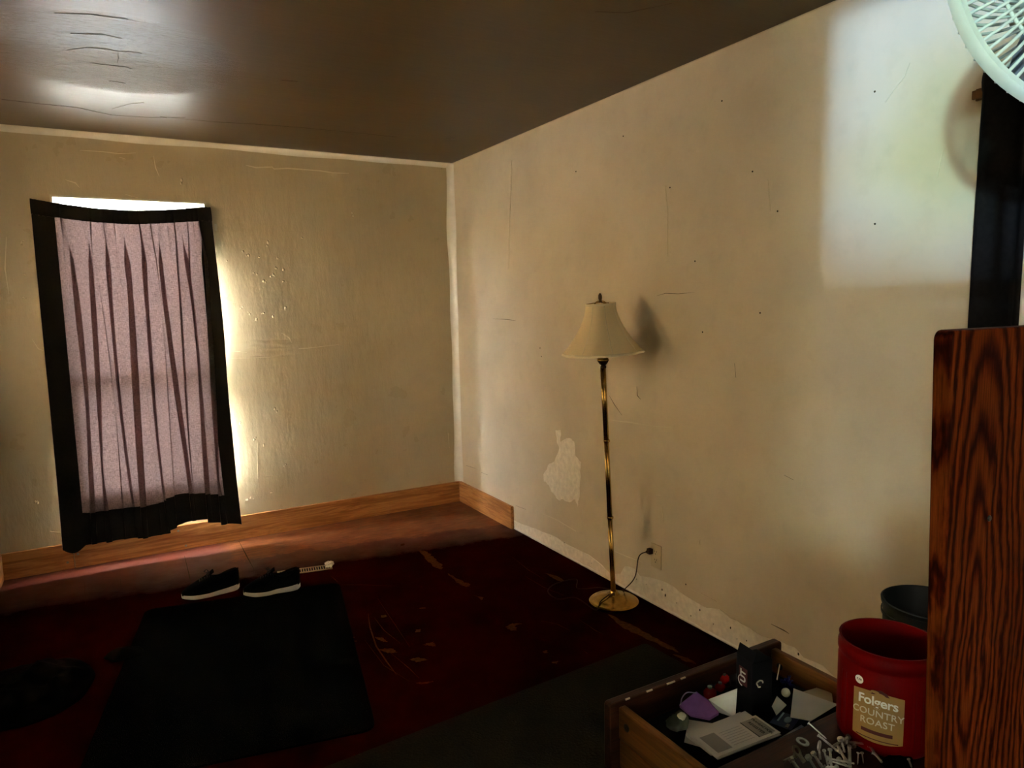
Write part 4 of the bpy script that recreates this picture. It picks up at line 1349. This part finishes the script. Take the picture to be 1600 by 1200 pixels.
# papers (each lies a little above the last)
sheet('white_envelope', 'white envelope lying under the purple mask and the registers', 'envelope', 'paper',
      [(0.882, 0.9107, 0.676), (0.9223, 0.867, 0.676), (0.8503, 0.8276, 0.676), (0.8275, 0.8649, 0.676)], ZB + 0.002)
ev = MB().poly([(0, 0, 0), (0.092, 0.0, 0.0), (0.092, 0.056, 0), (0, 0.056, 0)], (0, 0, 0.0012)).build('white_card', 'paper')
tag(ev, 'white card propped up between the purple mask and the black box', 'card')
a_, b_, c_, d_ = (Vector((0.9288, 0.9072, 0.696)), Vector((0.97, 0.8753, 0.721)), Vector((0.9508, 0.8612, 0.676)), Vector((0.9435, 0.8967, 0.671)))
me = bpy.data.meshes.new('white_card')
ev.data = me
nn = (b_ - a_).cross(d_ - a_).normalized() * 0.0008
me.from_pydata([p - a_ for p in (a_, b_, c_, d_)] + [p - a_ + nn for p in (a_, b_, c_, d_)], [], [(0, 1, 2), (0, 2, 3), (4, 6, 5), (4, 7, 6), (0, 4, 5, 1), (1, 5, 6, 2), (2, 6, 7, 3), (3, 7, 4, 0)])
me.materials.append(M['paper'])
ev.location = a_


def register(label, corners, z, lettering, group=None):
    """cheque register booklet: corners = back-left, back-right, front-right, front-left"""
    p = [Vector(q[:2]) for q in corners]
    c = (p[0] + p[1] + p[2] + p[3]) / 4
    u = ((p[1] + p[2]) - (p[0] + p[3])) / 2
    L = u.length
    W = (((p[0] + p[1]) - (p[3] + p[2])) / 2).length
    bk = thing('register_booklet', label, 'booklet', (c.x, c.y, z), math.atan2(u.y, u.x), group)
    MB().box(-L / 2, L / 2, -W / 2, W / 2, 0, 0.0008).build('back_cover', 'paper', bk)
    MB().grid(lambda a, b: (-L / 2 + L * a, -W / 2 + W * b, 0.0012 + 0.0035 * math.sin(PI * b) * 0.4 + 0.001 * math.sin(a * 5)), 12, 8).build('pages', 'paper', bk, thick=0.0012, smooth=True)
    MB().box(-L / 2 + 0.001, L / 2 - 0.001, -W / 2 + 0.001, W / 2 - 0.001, 0.0042, 0.0050).build('front_cover', 'paper', bk)
    if lettering:
        zt = 0.0051
        MB().box(-L / 2 + 0.008, -L / 2 + 0.040, -W / 2 + 0.008, W / 2 - 0.006, zt - 0.0004, zt + 0.0001).build('grey_panel', 'grey_print', bk)
        MB().box(L / 2 - 0.042, L / 2 - 0.006, -W / 2 + 0.008, W / 2 - 0.006, zt - 0.0004, zt + 0.0001).build('grey_panel', 'grey_print', bk)
        MB().box(L / 2 - 0.0435, L / 2 - 0.042, -W / 2 + 0.008, W / 2 - 0.006, zt - 0.0004, zt + 0.0003).build('rule', 'ink', bk)
        for k in range(7):
            y = -W / 2 + 0.012 + k * (W - 0.024) / 6
            MB().box(-L / 2 + 0.046, L / 2 - 0.050, y - 0.0004, y + 0.0004, zt - 0.0004, zt + 0.0001).build('printed_line', 'faint_ink', bk)
        for k, (s_, sz) in enumerate((('TRANSACTION', 0.0072), ('REGISTER', 0.0088))):
            tm = text_mb(s_, sz, 0.0001, 0.0001)
            tm.move(Matrix.Translation((L / 2 - 0.016 - 0.0125 * k, 0, zt + 0.0003)) @ Matrix.Rotation(-PI / 2, 4, 'Z'))
            tm.build('lettering', 'ink', bk)
    return bk


register('plain white booklet fanned out lowest under the lettered register', [(0.844, 0.8678, 0.676), (0.9775, 0.8687, 0.676), (0.9664, 0.8215, 0.676), (0.8314, 0.8208, 0.676)], ZB + 0.0065, False)
register('white booklet fanned out directly under the lettered register', [(0.8356, 0.8686, 0.676), (0.9776, 0.8566, 0.676), (0.9663, 0.7971, 0.676), (0.8257, 0.8004, 0.676)], ZB + 0.013, False)
register('white booklet printed TRANSACTION REGISTER lying on top of the papers', [(0.8313, 0.8438, 0.683), (0.9736, 0.8294, 0.683), (0.9643, 0.7749, 0.683), (0.8188, 0.7793, 0.683)], ZB + 0.020, True)

# folded purple mask
mk = thing('face_mask', 'folded purple cloth face mask with ear loop lying in the drawer', 'face mask', tuple(Vector((0.8968, 0.8997, 0.696))))
c0 = Vector((0.8968, 0.8997, 0.696))
mp_ = [Vector(p) - c0 for p in ((0.8729, 0.9265, 0.691), (0.9181, 0.9281, 0.703), (0.9145, 0.8948, 0.703), (0.9158, 0.8673, 0.693), (0.8949, 0.8704, 0.687), (0.8739, 0.8974, 0.687))]
MB().poly(mp_, (0, 0, 0.003)).build('mask_cloth', 'purple', mk, bevel=0.001)
MB().poly([p * 0.97 - Vector((0, 0, 0.003)) for p in mp_], (0, 0, 0.002)).build('inner_fold', 'purple', mk)
l0, l1, l2, l3 = [Vector(p) - c0 for p in ((0.8741, 0.9244, 0.693), (0.8832, 0.9292, 0.703), (0.8964, 0.9295, 0.709), (0.914, 0.924, 0.705))]
MB().tube(spath([l0, l1, l2, l3], 6), 0.0011, 6).build('ear_loop', 'lilac', mk, smooth=True)

# black box standing in the drawer
bx = thing('black_box', 'tall black carton with white UT mark standing upright in the drawer', 'box', (1.006, 0.868, ZB), math.radians(-8))
BW, BD, BH = 0.048, 0.044, 0.112
MB().box(-BW / 2, BW / 2, -BD / 2, BD / 2, 0.0005, BH).build('carton', 'black_matte', bx, bevel=0.002)
fl = MB().box(0, 0.0012, -BD / 2, BD / 2, 0, 0.022)
fl.move(Matrix.Translation((-BW / 2 + 0.001, 0, BH)) @ Matrix.Rotation(math.radians(18), 4, 'Y'))
fl.build('flap', 'black_matte', bx)
MB().box(-BW / 2 - 0.0012, -BW / 2 - 0.0004, -0.010, 0.012, BH - 0.052, BH - 0.018).build('mark_panel', 'can_bar', bx)
tm = text_mb('UT', 0.019, 0.0006, 0.0002)
tm.move(Matrix.Translation((-BW / 2 - 0.0015, 0.0, BH - 0.034)) @ Matrix.Rotation(PI / 2, 4, 'Z').inverted() @ Matrix.Rotation(PI / 2, 4, 'X') @ Matrix.Rotation(PI / 2, 4, 'Z'))
tm.build('lettering', 'can_white', bx)
arc = [(-BW / 2 - 0.0016, 0.0115 + 0.001 * math.cos(a), BH - 0.043 + 0.011 * math.sin(a)) for a in [k * 0.25 for k in range(-6, 7)]]
arc = [(-BW / 2 - 0.0014, 0.013 - 0.010 * (1 - abs(math.cos(k * 0.26))), BH - 0.044 + 0.010 * math.sin(k * 0.26)) for k in range(-6, 7)]
MB().tube(arc, 0.0009, 6).build('swoosh_mark', 'can_white', bx)
em = [(-0.006 + 0.0065 * math.cos(a) * (1 + .25 * math.sin(3 * a)), -BD / 2 - 0.0006, BH - 0.042 + 0.0065 * math.sin(a)) for a in [k * 2 * PI / 18 for k in range(15)]]
MB().tube(em, 0.0013, 6).build('emblem', 'cream_paper', bx)

# other odds and ends in the drawer


def place(o, p, rot=(0, 0, 0)):
    o.location = p
    o.rotation_euler = rot
    return o


def bead(label, p, r):
    t = thing('glossy_red_bauble', label, 'bauble', p, 0, 'red baubles in the drawer')
    MB().blob((0, 0, 0), r, 3, 0.12, 2.0, (1.1, 0.9, 0.9), p[0] * 50).build('bauble_body', 'red_gloss', t, smooth=True)
    MB().lathe([(0, r * .75), (r * .35, r * .75), (r * .35, r * 1.1), (0, r * 1.1)], 12).build('cap', 'steel_dark', t)
    return t


bead('glossy red bauble nearest the black box in the drawer', (1.021, 0.9562, 0.686), 0.011)
bead('glossy red bauble in the middle of the three in the drawer', (0.9914, 0.9383, 0.686), 0.010)
bead('glossy red bauble beside the purple mask in the drawer', (0.9594, 0.934, 0.686), 0.013)
lt = thing('cigarette_lighter', 'small black and silver lighter lying behind the black box', 'lighter', (1.045, 0.9547, 0.681), 0.9)
MB().box(-0.022, 0.012, -0.008, 0.008, -0.006, 0.008).build('body', 'black', lt, bevel=0.003)
MB().box(0.012, 0.024, -0.008, 0.008, -0.006, 0.009).build('hood', 'silver_grey', lt, bevel=0.002)
place(tag(MB().blob((0, 0, 0), 0.017, 3, 0.5, 2.2, (1.0, .7, .8), 2).build('blue_wrapper', 'navy', smooth=True), 'crumpled dark blue wrapper beside the red baubles', 'wrapper'), (0.9866, 0.9659, 0.682))
place(tag(MB().blob((0, 0, 0), 0.0085, 3, 0.05, 2).build('pearl_ball', 'ball', smooth=True), 'shiny pale ball lying right of the black box', 'ball'), (1.078, 0.853, 0.691))
yn = MB()
r5 = random.Random(9)
for k in range(26):
    d = Vector((r5.gauss(0, 1), r5.gauss(0, 1), r5.gauss(0, 1))).normalized()
    yn.tube([(0, 0, 0), d * 0.010 + Vector((0, 0, .002)), d * 0.016], 0.0018, 5)
place(tag(yn.build('blue_tassel', 'blue_yarn', smooth=True), 'dark blue yarn tassel at the right end of the drawer', 'tassel'), (1.116, 0.8774, 0.686))
gb = thing('plastic_pouch', 'shiny grey green plastic pouch in the left end of the drawer', 'pouch', (0.8346, 0.9003, 0.676), 0.5)
MB().blob((0.012, -0.004, 0.006), 0.024, 3, 0.30, 2.5, (1.2, 0.8, 0.45), 3).build('pouch_body', 'smoke_plastic', gb, smooth=True)
MB().blob((0.016, -0.010, 0.015), 0.010, 3, 0.2, 2.0, (1.2, .8, .5), 6).build('highlight_bulge', 'ball', gb, smooth=True)
sheet('white_note', 'small white note standing out beside the black box', 'note', 'paper', [(1.064, 0.862, 0.683), (1.055, 0.8322, 0.683), (1.012, 0.8199, 0.683), (1.028, 0.8437, 0.683)], 0.683)
cd = thing('navy_card', 'navy blue card with pale oval print right of the black box', 'card', (1.02, 0.8076, 0.677), math.radians(20))
MB().box(-0.024, 0.024, -0.019, 0.019, 0, 0.001).build('card_body', 'navy', cd)
MB().poly([(0.004 + 0.011 * math.cos(k * PI / 8), -0.004 + 0.006 * math.sin(k * PI / 8), 0.001) for k in range(16)], (0, 0, 0.0003)).build('oval_print', 'pale_blue', cd)
MB().box(-0.010, 0.022, 0.008, 0.011, 0.001, 0.0013).build('stripe_print', 'pale_blue', cd)
tm = text_mb('500', 0.008, 0.0001, 0.0001).move(Matrix.Translation((-0.014, -0.010, 0.0012)))
tm.build('lettering', 'cream_paper', cd)
sheet('receipt', 'white strip of paper along the near edge at the right of the drawer', 'paper', 'paper', [(0.9688, 0.7825, 0.676), (1.042, 0.789, 0.676), (1.041, 0.7828, 0.676), (0.9667, 0.7753, 0.676)], 0.671)
sheet('blank_sheet', 'blank white sheet of paper at the right end of the drawer', 'paper', 'paper', [(1.09, 0.8452, 0.699), (1.114, 0.7672, 0.699), (1.028, 0.7593, 0.699), (1.007, 0.7858, 0.699)], 0.699)
sheet('cream_envelope', 'cream envelope half under the blank sheet at the drawer end', 'envelope', 'cream_paper', [(1.11, 0.8431, 0.686), (1.149, 0.838, 0.686), (1.158, 0.8109, 0.686), (1.124, 0.7835, 0.686), (1.088, 0.8111, 0.686)], 0.686)
place(tag(MB().tube([(0, 0, 0), (0.022, 0.012, 0.02)], 0.0012, 6).build('wooden_pick', 'cream_paper'), 'thin pale wooden pick sticking up behind the blue tassel', 'toothpick'), (1.094, 0.8871, 0.696))

# ================================================================ hardware on top of the nightstand
ZT = NZ


def bolt_parts(t, L, r, hr, mat):
    MB().lathe([(0, -0.0), (hr, 0), (hr, hr * 0.8), (hr * 0.8, hr), (0, hr)], 6).build('head', mat, t)
    prof = []
    n = int(L / 0.0016)
    for k in range(n + 1):
        prof.append((r * (1.0 if k % 2 else 0.84), -k * L / n))
    MB().lathe(prof[::-1], 10).build('shaft', mat, t)


def aim(t, head, tail):
    d = (Vector(head) - Vector(tail)).normalized()
    t.location = head
    t.rotation_euler = d.to_track_quat('Z', 'Y').to_euler()


def bolt(label, head, tail, r=0.0021, hr=0.0045, mat='steel'):
    t = thing('loose_bolt', label, 'bolt', (0, 0, 0), 0, 'loose bolts on the nightstand')
    bolt_parts(t, (Vector(head) - Vector(tail)).length, r, hr, mat)
    aim(t, head, tail)
    return t


def nail(label, head, tail, r=0.0010, hr=0.0026, mat='steel'):
    t = thing('loose_nail', label, 'nail', (0, 0, 0), 0, 'loose nails on the nightstand')
    L = (Vector(head) - Vector(tail)).length
    MB().lathe([(0, 0), (hr, 0), (hr, 0.0012), (0, 0.0016)], 10).build('head', mat, t)
    MB().lathe([(0.0002, -L), (r, -L + 0.003), (r, 0)], 8).build('shank', mat, t)
    aim(t, head, tail)
    return t


nail('long nail with round pale head standing up at the back of the hardware pile', (0.9376, 0.6958, 0.76), (0.9496, 0.671, 0.742), 0.0011, 0.0032)
bolt('long bright bolt slanting across the back of the hardware pile', (0.9224, 0.6654, 0.76), (0.9316, 0.6355, 0.746), 0.0019, 0.0026)
bolt('short hex bolt standing head up at the back of the hardware pile', (0.9384, 0.6387, 0.762), (0.941, 0.6333, 0.745), 0.0020, 0.0050)
bolt('thick bright bolt standing upright in the middle of the pile', (0.9161, 0.6095, 0.775), (0.9204, 0.6102, 0.742), 0.0028, 0.0032)
bolt('pale hex bolt second from the left of the fanned bolts', (0.8663, 0.6325, 0.768), (0.8769, 0.6232, 0.745), 0.0022, 0.0042)
bolt('hex bolt leftmost of the fanned bolts', (0.8561, 0.6334, 0.765), (0.8681, 0.6286, 0.744), 0.0022, 0.0050)
bolt('slim bolt third from the left of the fanned bolts', (0.891, 0.6332, 0.764), (0.8915, 0.6262, 0.744), 0.0016, 0.0028)
bolt('pale bolt rightmost of the fanned bolts', (0.897, 0.6278, 0.766), (0.8917, 0.621, 0.744), 0.0021, 0.0034)
bolt('dull bolt lying at the far left of the hardware pile', (0.8667, 0.6662, 0.746), (0.843, 0.6681, 0.744), 0.0022, 0.0044, 'steel_dark')
bolt('thick threaded dull bolt lying below the big washers', (0.8509, 0.6583, 0.748), (0.8447, 0.6395, 0.744), 0.0030, 0.0046, 'steel_dark')
HP = random.Random(21)
for k in range(13):
    cxy = Vector((HP.uniform(0.86, 0.975), HP.uniform(0.585, 0.645)))
    a = HP.uniform(0, 2 * PI)
    L = HP.uniform(0.018, 0.036)
    z0 = ZT + 0.005 + 0.004 * (k % 4)
    h = Vector((cxy.x + math.cos(a) * L / 2, cxy.y + math.sin(a) * L / 2, z0 + HP.uniform(0, .010)))
    tl = Vector((cxy.x - math.cos(a) * L / 2, cxy.y - math.sin(a) * L / 2, z0))
    bolt('small steel bolt jumbled in the hardware pile on the nightstand', h, tl, HP.uniform(.0015, .0024), HP.uniform(.0034, .0050), HP.choice(['steel', 'steel_dark', 'steel']))
nail('thin nail standing left of two beside the red can', (0.9381, 0.6092, 0.758), (0.9342, 0.607, 0.742))
nail('thin nail standing right of two beside the red can', (0.943, 0.6062, 0.758), (0.9442, 0.6043, 0.742))
nail('long brown nail slanting in front of the red can', (0.9652, 0.6029, 0.752), (0.9705, 0.5813, 0.742), 0.0012, 0.0028, 'steel_dark')
nail('fine wire nail lying close to the tall board', (1.016, 0.5874, 0.744), (1.038, 0.5703, 0.744), 0.0008, 0.0018, 'steel_dark')
nail('pale nail standing nearest the tall board', (0.9909, 0.5628, 0.756), (0.9948, 0.5596, 0.742), 0.0014, 0.0024)


def washer(label, p, r, ri, tilt, mat='steel_dark', tab=False):
    t = thing('steel_washer' if not tab else 'slotted_bracket', label, 'washer' if not tab else 'bracket', p)
    t.rotation_euler = tilt
    MB().lathe([(ri, -0.0008), (r, -0.0008), (r, 0.0008), (ri, 0.0008)], 24, closed=True).build('ring', mat, t)
    if tab:
        MB().box(-r * 0.55, r * 0.55, -r * 2.1, -r * 0.85, -0.0007, 0.0007).build('tab', mat, t)
    return t


washer('large flat washer lying at the back left of the hardware pile', (0.9061, 0.6829, 0.746), 0.0100, 0.0052, (0.15, 0.1, 0))
washer('flat bracket with round hole standing left in the hardware pile', (0.8671, 0.6633, 0.756), 0.0085, 0.0046, (0.75, 0.1, 0.2), tab=True)


def eye(label, p, rz):
    t = thing('eye_bolt', label, 'eye bolt', p, rz)
    ring = [(0.0062 * math.cos(k * 2 * PI / 20), 0, 0.0062 * math.sin(k * 2 * PI / 20)) for k in range(20)]
    MB().tube(ring, 0.0017, 8, closed=True).build('eye', 'steel', t, smooth=True)
    MB().tube([(0, 0, -0.0062), (0.001, -0.002, -0.022)], 0.0018, 8).build('shank', 'steel', t, smooth=True)
    return t


eye('round eye bolt standing with its ring up in the hardware pile', (0.8938, 0.6442, 0.766), 0.4)
nt_ = thing('square_nut', 'small square nut lying beside the upright bolt', 'nut', (0.9639, 0.6361, 0.746), 0.6)
o = MB().lathe([(0.0024, -0.0022), (0.0056, -0.0022), (0.0056, 0.0022), (0.0024, 0.0022)], 4, closed=True).build('nut_body', 'steel_dark', nt_)
place(tag(MB().blob((0, 0, 0), 0.020, 3, 0.45, 2.2, (1.5, .8, .35), 7).build('black_rag', 'cloth_dark', smooth=True), 'black scrap of cloth lying in front of the red can', 'rag'), (0.985, 0.575, ZT + 0.007))

# ================================================================ red coffee can
CX, CY = 1.043, 0.633
can = thing('coffee_can', 'red plastic coffee can with gold label reading COUNTRY ROAST', 'coffee can', (CX, CY, ZT))
R, HH = 0.0735, 0.166
prof = [(0.0, 0.0012), (0.060, 0.0012), (0.066, 0.003), (0.0705, 0.008), (R - 0.001, 0.016), (R - 0.0008, HH - 0.035), (R - 0.003, HH - 0.030), (R - 0.003, HH - 0.026), (R, HH - 0.022), (R, HH - 0.012), (R - 0.002, HH - 0.010), (R - 0.002, HH - 0.004), (R - 0.001, HH), (R - 0.004, HH),
        (R - 0.0045, HH - 0.03), (R - 0.004, 0.02), (R - 0.010, 0.006), (0.0, 0.005)]
MB().lathe(prof, 64).build('can_body', 'can_red', can, smooth=True, autos=50)
# direction in which the label faces (towards the viewer's left)
face = math.atan2(0.0 - CY, 0.0 - CX) - math.radians(9)


def on_can(mb, lift=0.0004):
    """wrap flat x-z artwork (x sideways, y up, z out) round the can"""
    out = []
    for (x, y, z) in mb.v:
        a = face + x / R
        rr = R + lift + z
        out.append((rr * math.cos(a), rr * math.sin(a), y))
    mb.v = out
    return mb


def rrect(x0, x1, y0, y1, r):
    return round_poly([(x0, y0), (x1, y0), (x1, y1), (x0, y1)], r, 4)


# grips pressed into the sides
for s in (-1, 1):
    for k in range(2):
        g = MB().grid(lambda u, v: ((s * (0.052 + 0.012 * k) - 0.003 + 0.006 * u), 0.022 + 0.095 * v, 0.0016 * math.sin(PI * u) * math.sin(PI * min(1, max(0, v))) ** 0.3), 6, 10)
        on_can(g, -0.0006).build('grip_rib', 'can_red', can, smooth=True)
lab = MB()
lx, ly0, ly1 = 0.0365, 0.026, 0.104
lab.grid(lambda u, v: (-lx + 2 * lx * u, ly0 + (ly1 - ly0) * v - 0.004 * (2 * u - 1) ** 2 * (1 - v) * -1 + (0.004 * (1 - (2 * u - 1) ** 2) * v), 0.0004), 24, 8)
lab_o = on_can(lab, 0.0).build('label', 'can_label', can, smooth=True)
for s_, sz, yy, mt, bd, spc in (('Folgers', 0.0205, 0.0925, 'can_white', 0.0004, 0.95), ('COUNTRY', 0.0150, 0.0735, 'can_text', 0.0001, 1.02), ('ROAST', 0.0150, 0.0585, 'can_text', 0.0001, 1.05)):
    tm = text_mb(s_, sz, bd, 0.0002, spc)
    tm.move(Matrix.Translation((0, yy, 0.0)))
    tm.v = [(x, y - (0.0022 * (x / 0.03) ** 2), z) for (x, y, z) in tm.v]
    on_can(tm, 0.0010).build('lettering', mt, can)
for x0, x1, y0, y1 in ((-0.022, 0.022, 0.0395, 0.0450),):
    on_can(MB().grid(lambda u, v: (x0 + (x1 - x0) * u, y0 + (y1 - y0) * v, 0), 14, 1), 0.0009).build('dark_bar', 'can_bar', can, thick=0.0004)
on_can(MB().grid(lambda u, v: (-0.030 + 0.060 * u, 0.0305 + 0.0012 * v, 0), 14, 1), 0.0009).build('thin_rule', 'can_bar', can, thick=0.0004)
mt_ = [(-0.022, 0.104), (-0.010, 0.104), (-0.004, 0.1105), (0.004, 0.113), (0.012, 0.1095), (0.016, 0.104)]
on_can(MB().poly([(x, y, 0) for x, y in mt_], (0, 0, 0.0003)), 0.0008).build('label_crest', 'can_bar', can)
on_can(MB().poly([(-0.004 + 0.006 * math.cos(k * PI / 6), 0.1085 + 0.0022 * math.sin(k * PI / 6), 0) for k in range(12)], (0, 0, 0.0003)), 0.0013).build('crest_highlight', 'can_label', can)
stk = on_can(MB().poly([(-0.028 + 0.0065 * math.cos(k * PI / 10), 0.119 + 0.0065 * math.sin(k * PI / 10), 0) for k in range(20)], (0, 0, 0.0003)), 0.0006).build('round_sticker', 'paper', can)
tm = text_mb('7.79', 0.0048, 0.0001, 0.0001).move(Matrix.Translation((-0.028, 0.119, 0)))
on_can(tm, 0.0011).build('lettering', 'ink', can)

# ================================================================ dark bin by the right wall
bn = thing('waste_bin', 'tall blue black plastic bin by the wall behind the red can', 'bin', (1.885, 1.035, 0.0))
MB().lathe([(0, 0.002), (0.088, 0.002), (0.095, 0.006), (0.114, 0.60), (0.118, 0.602), (0.119, 0.612), (0.115, 0.614), (0.110, 0.610), (0.092, 0.010), (0, 0.008)], 48).build('bin_body', 'bin', bn, smooth=True, autos=50)
MB().lathe([(0.1150, 0.570), (0.1172, 0.571), (0.1175, 0.579), (0.1152, 0.580)], 48, closed=True).build('rim_band', 'bin', bn, smooth=True, autos=50)

# ================================================================ tall board in the right foreground
BY = 0.385
bd = thing('wooden_end_panel', 'tall reddish brown wood grain panel with rounded top corner, right foreground', 'wood panel', (0.0, BY, 0))
e = lambda z: 0.7155 + (1.413 - z) * 0.048        # the left edge leans a little
pts = [(e(0.0) , 0.0), (e(0.0) + 0.32, 0.0), (e(1.413) + 0.32, 1.411)]
cr0 = 0.010
for k in range(7):
    t = k / 6 * PI / 2
    pts.append((e(1.413) + cr0 - cr0 * math.sin(t), 1.413 - cr0 + cr0 * math.cos(t)))
MB().poly([(x, 0, z) for x, z in pts], (0, 0.018, 0)).build('panel', 'board', bd, bevel=0.002)
mb = MB().lathe([(0, 0), (0.0035, 0), (0.0030, 0.0012), (0, 0.0014)], 12)
mb.move(Matrix.Translation((0.8055, -0.0003, 1.208)) @ Matrix.Rotation(PI / 2, 4, 'X'))
mb.build('screw', 'black', bd)

# ================================================================ pedestal fan
FC = Vector((1.270, 0.498, 1.912))
FR = 0.2285
fdir = Vector((-0.491, -0.863, 0.117)).normalized()
fan = thing('pedestal_fan', 'white round fan grille in the upper right corner', 'fan', (FC.x + 0.06, FC.y + 0.10, 0.0))
q = fdir.to_track_quat('Z', 'Y').to_matrix().to_4x4()
T = Matrix.Translation(FC - fan.location) @ q       # fan head frame: +Z faces the viewer


def fp_(mb, name, mat, **k):
    par = k.pop('parent', fan)
    return mb.move(T).build(name, mat, par, **k)


fp_(MB().lathe([(FR - 0.017, 0.004), (FR - 0.014, 0.010), (FR - 0.005, 0.012), (FR, 0.007), (FR, -0.006), (FR - 0.005, -0.009), (FR - 0.012, -0.008), (FR - 0.014, 0.0)], 96, closed=True), 'rim', 'fan_white', smooth=True, autos=50)
# front grille: radial spokes share one mesh
zg = lambda r: 0.004 + 0.040 * (1 - (r / FR) ** 2.4)
spoke_me = None
NS = 96
for side, zs, nm in ((1, 1.0, 'front_spoke'), (-1, -1.0, 'rear_spoke')):
    base = None
    for k in range(NS if side > 0 else 60):
        n_ = NS if side > 0 else 60
        ang = 2 * PI * k / n_
        if base is None:
            pts = []
            for j in range(9):
                r = 0.060 + (FR - 0.014 - 0.060) * j / 8
                sw = 0.22 * math.sin(PI * j / 8 * 0.5) * zs
                z = zg(r) if side > 0 else -0.008 - 0.085 * (1 - (r / FR) ** 3)
                pts.append((r * math.cos(sw), r * math.sin(sw), z))
            o = MB().tube(pts, 0.0024, 6).build(nm, 'fan_white', fan, smooth=True)
            base = o
            o.matrix_local = T
        else:
            o = base.copy()
            COL.objects.link(o)
            o.parent = fan
            o.matrix_local = T @ Matrix.Rotation(ang, 4, 'Z')
for r in (0.062, 0.118, 0.172):
    ring = [(r * math.cos(2 * PI * k / 64), r * math.sin(2 * PI * k / 64), zg(r) - 0.003) for k in range(64)]
    fp_(MB().tube(ring, 0.0026, 8, closed=True), 'grille_ring', 'fan_white', smooth=True)
fp_(MB().lathe([(0, 0.050), (0.045, 0.049), (0.060, 0.044), (0.064, 0.038), (0.060, 0.034), (0, 0.034)], 48), 'hub_badge', 'fan_white', smooth=True, autos=50)
for k in range(3):
    a0 = 2 * PI * k / 3

    def blade(u, v, a0=a0):
        r = 0.03 + 0.165 * v
        a = a0 + (u - 0.5) * (1.25 - 0.2 * v) + 0.35 * v
        return (r * math.cos(a), r * math.sin(a), -0.012 + 0.030 * (u - 0.5))
    fp_(MB().grid(blade, 10, 12), 'blade', 'fan_blade', smooth=True, thick=0.003)
fp_(MB().lathe([(0, 0.006), (0.028, 0.004), (0.032, -0.03), (0, -0.03)], 24), 'blade_hub', 'fan_blade', smooth=True, autos=50)
fp_(MB().lathe([(0, -0.034), (0.050, -0.036), (0.058, -0.06), (0.055, -0.125), (0.035, -0.15), (0, -0.153)], 32), 'motor_housing', 'fan_white', smooth=True, autos=50)
back = T @ Vector((0, 0, -0.11))
MB().tube([(back.x, back.y, 0.03), (back.x, back.y, 1.10)], 0.016, 16).build('lower_pole', 'fan_white', fan, smooth=True, autos=50)
MB().tube([(back.x, back.y, 1.08), (back.x, back.y, back.z - 0.03)], 0.011, 16).build('upper_pole', 'fan_white', fan, smooth=True, autos=50)
MB().lathe([(0.020, 1.07), (0.024, 1.08), (0.024, 1.12), (0.014, 1.13)], 20, (back.x, back.y, 0)).build('height_collar', 'fan_white', fan, smooth=True, autos=50)
MB().lathe([(0, 0.001), (0.155, 0.001), (0.160, 0.008), (0.150, 0.018), (0.06, 0.03), (0.025, 0.05), (0, 0.05)], 48, (back.x, back.y, 0)).build('base', 'fan_white', fan, smooth=True, autos=50)
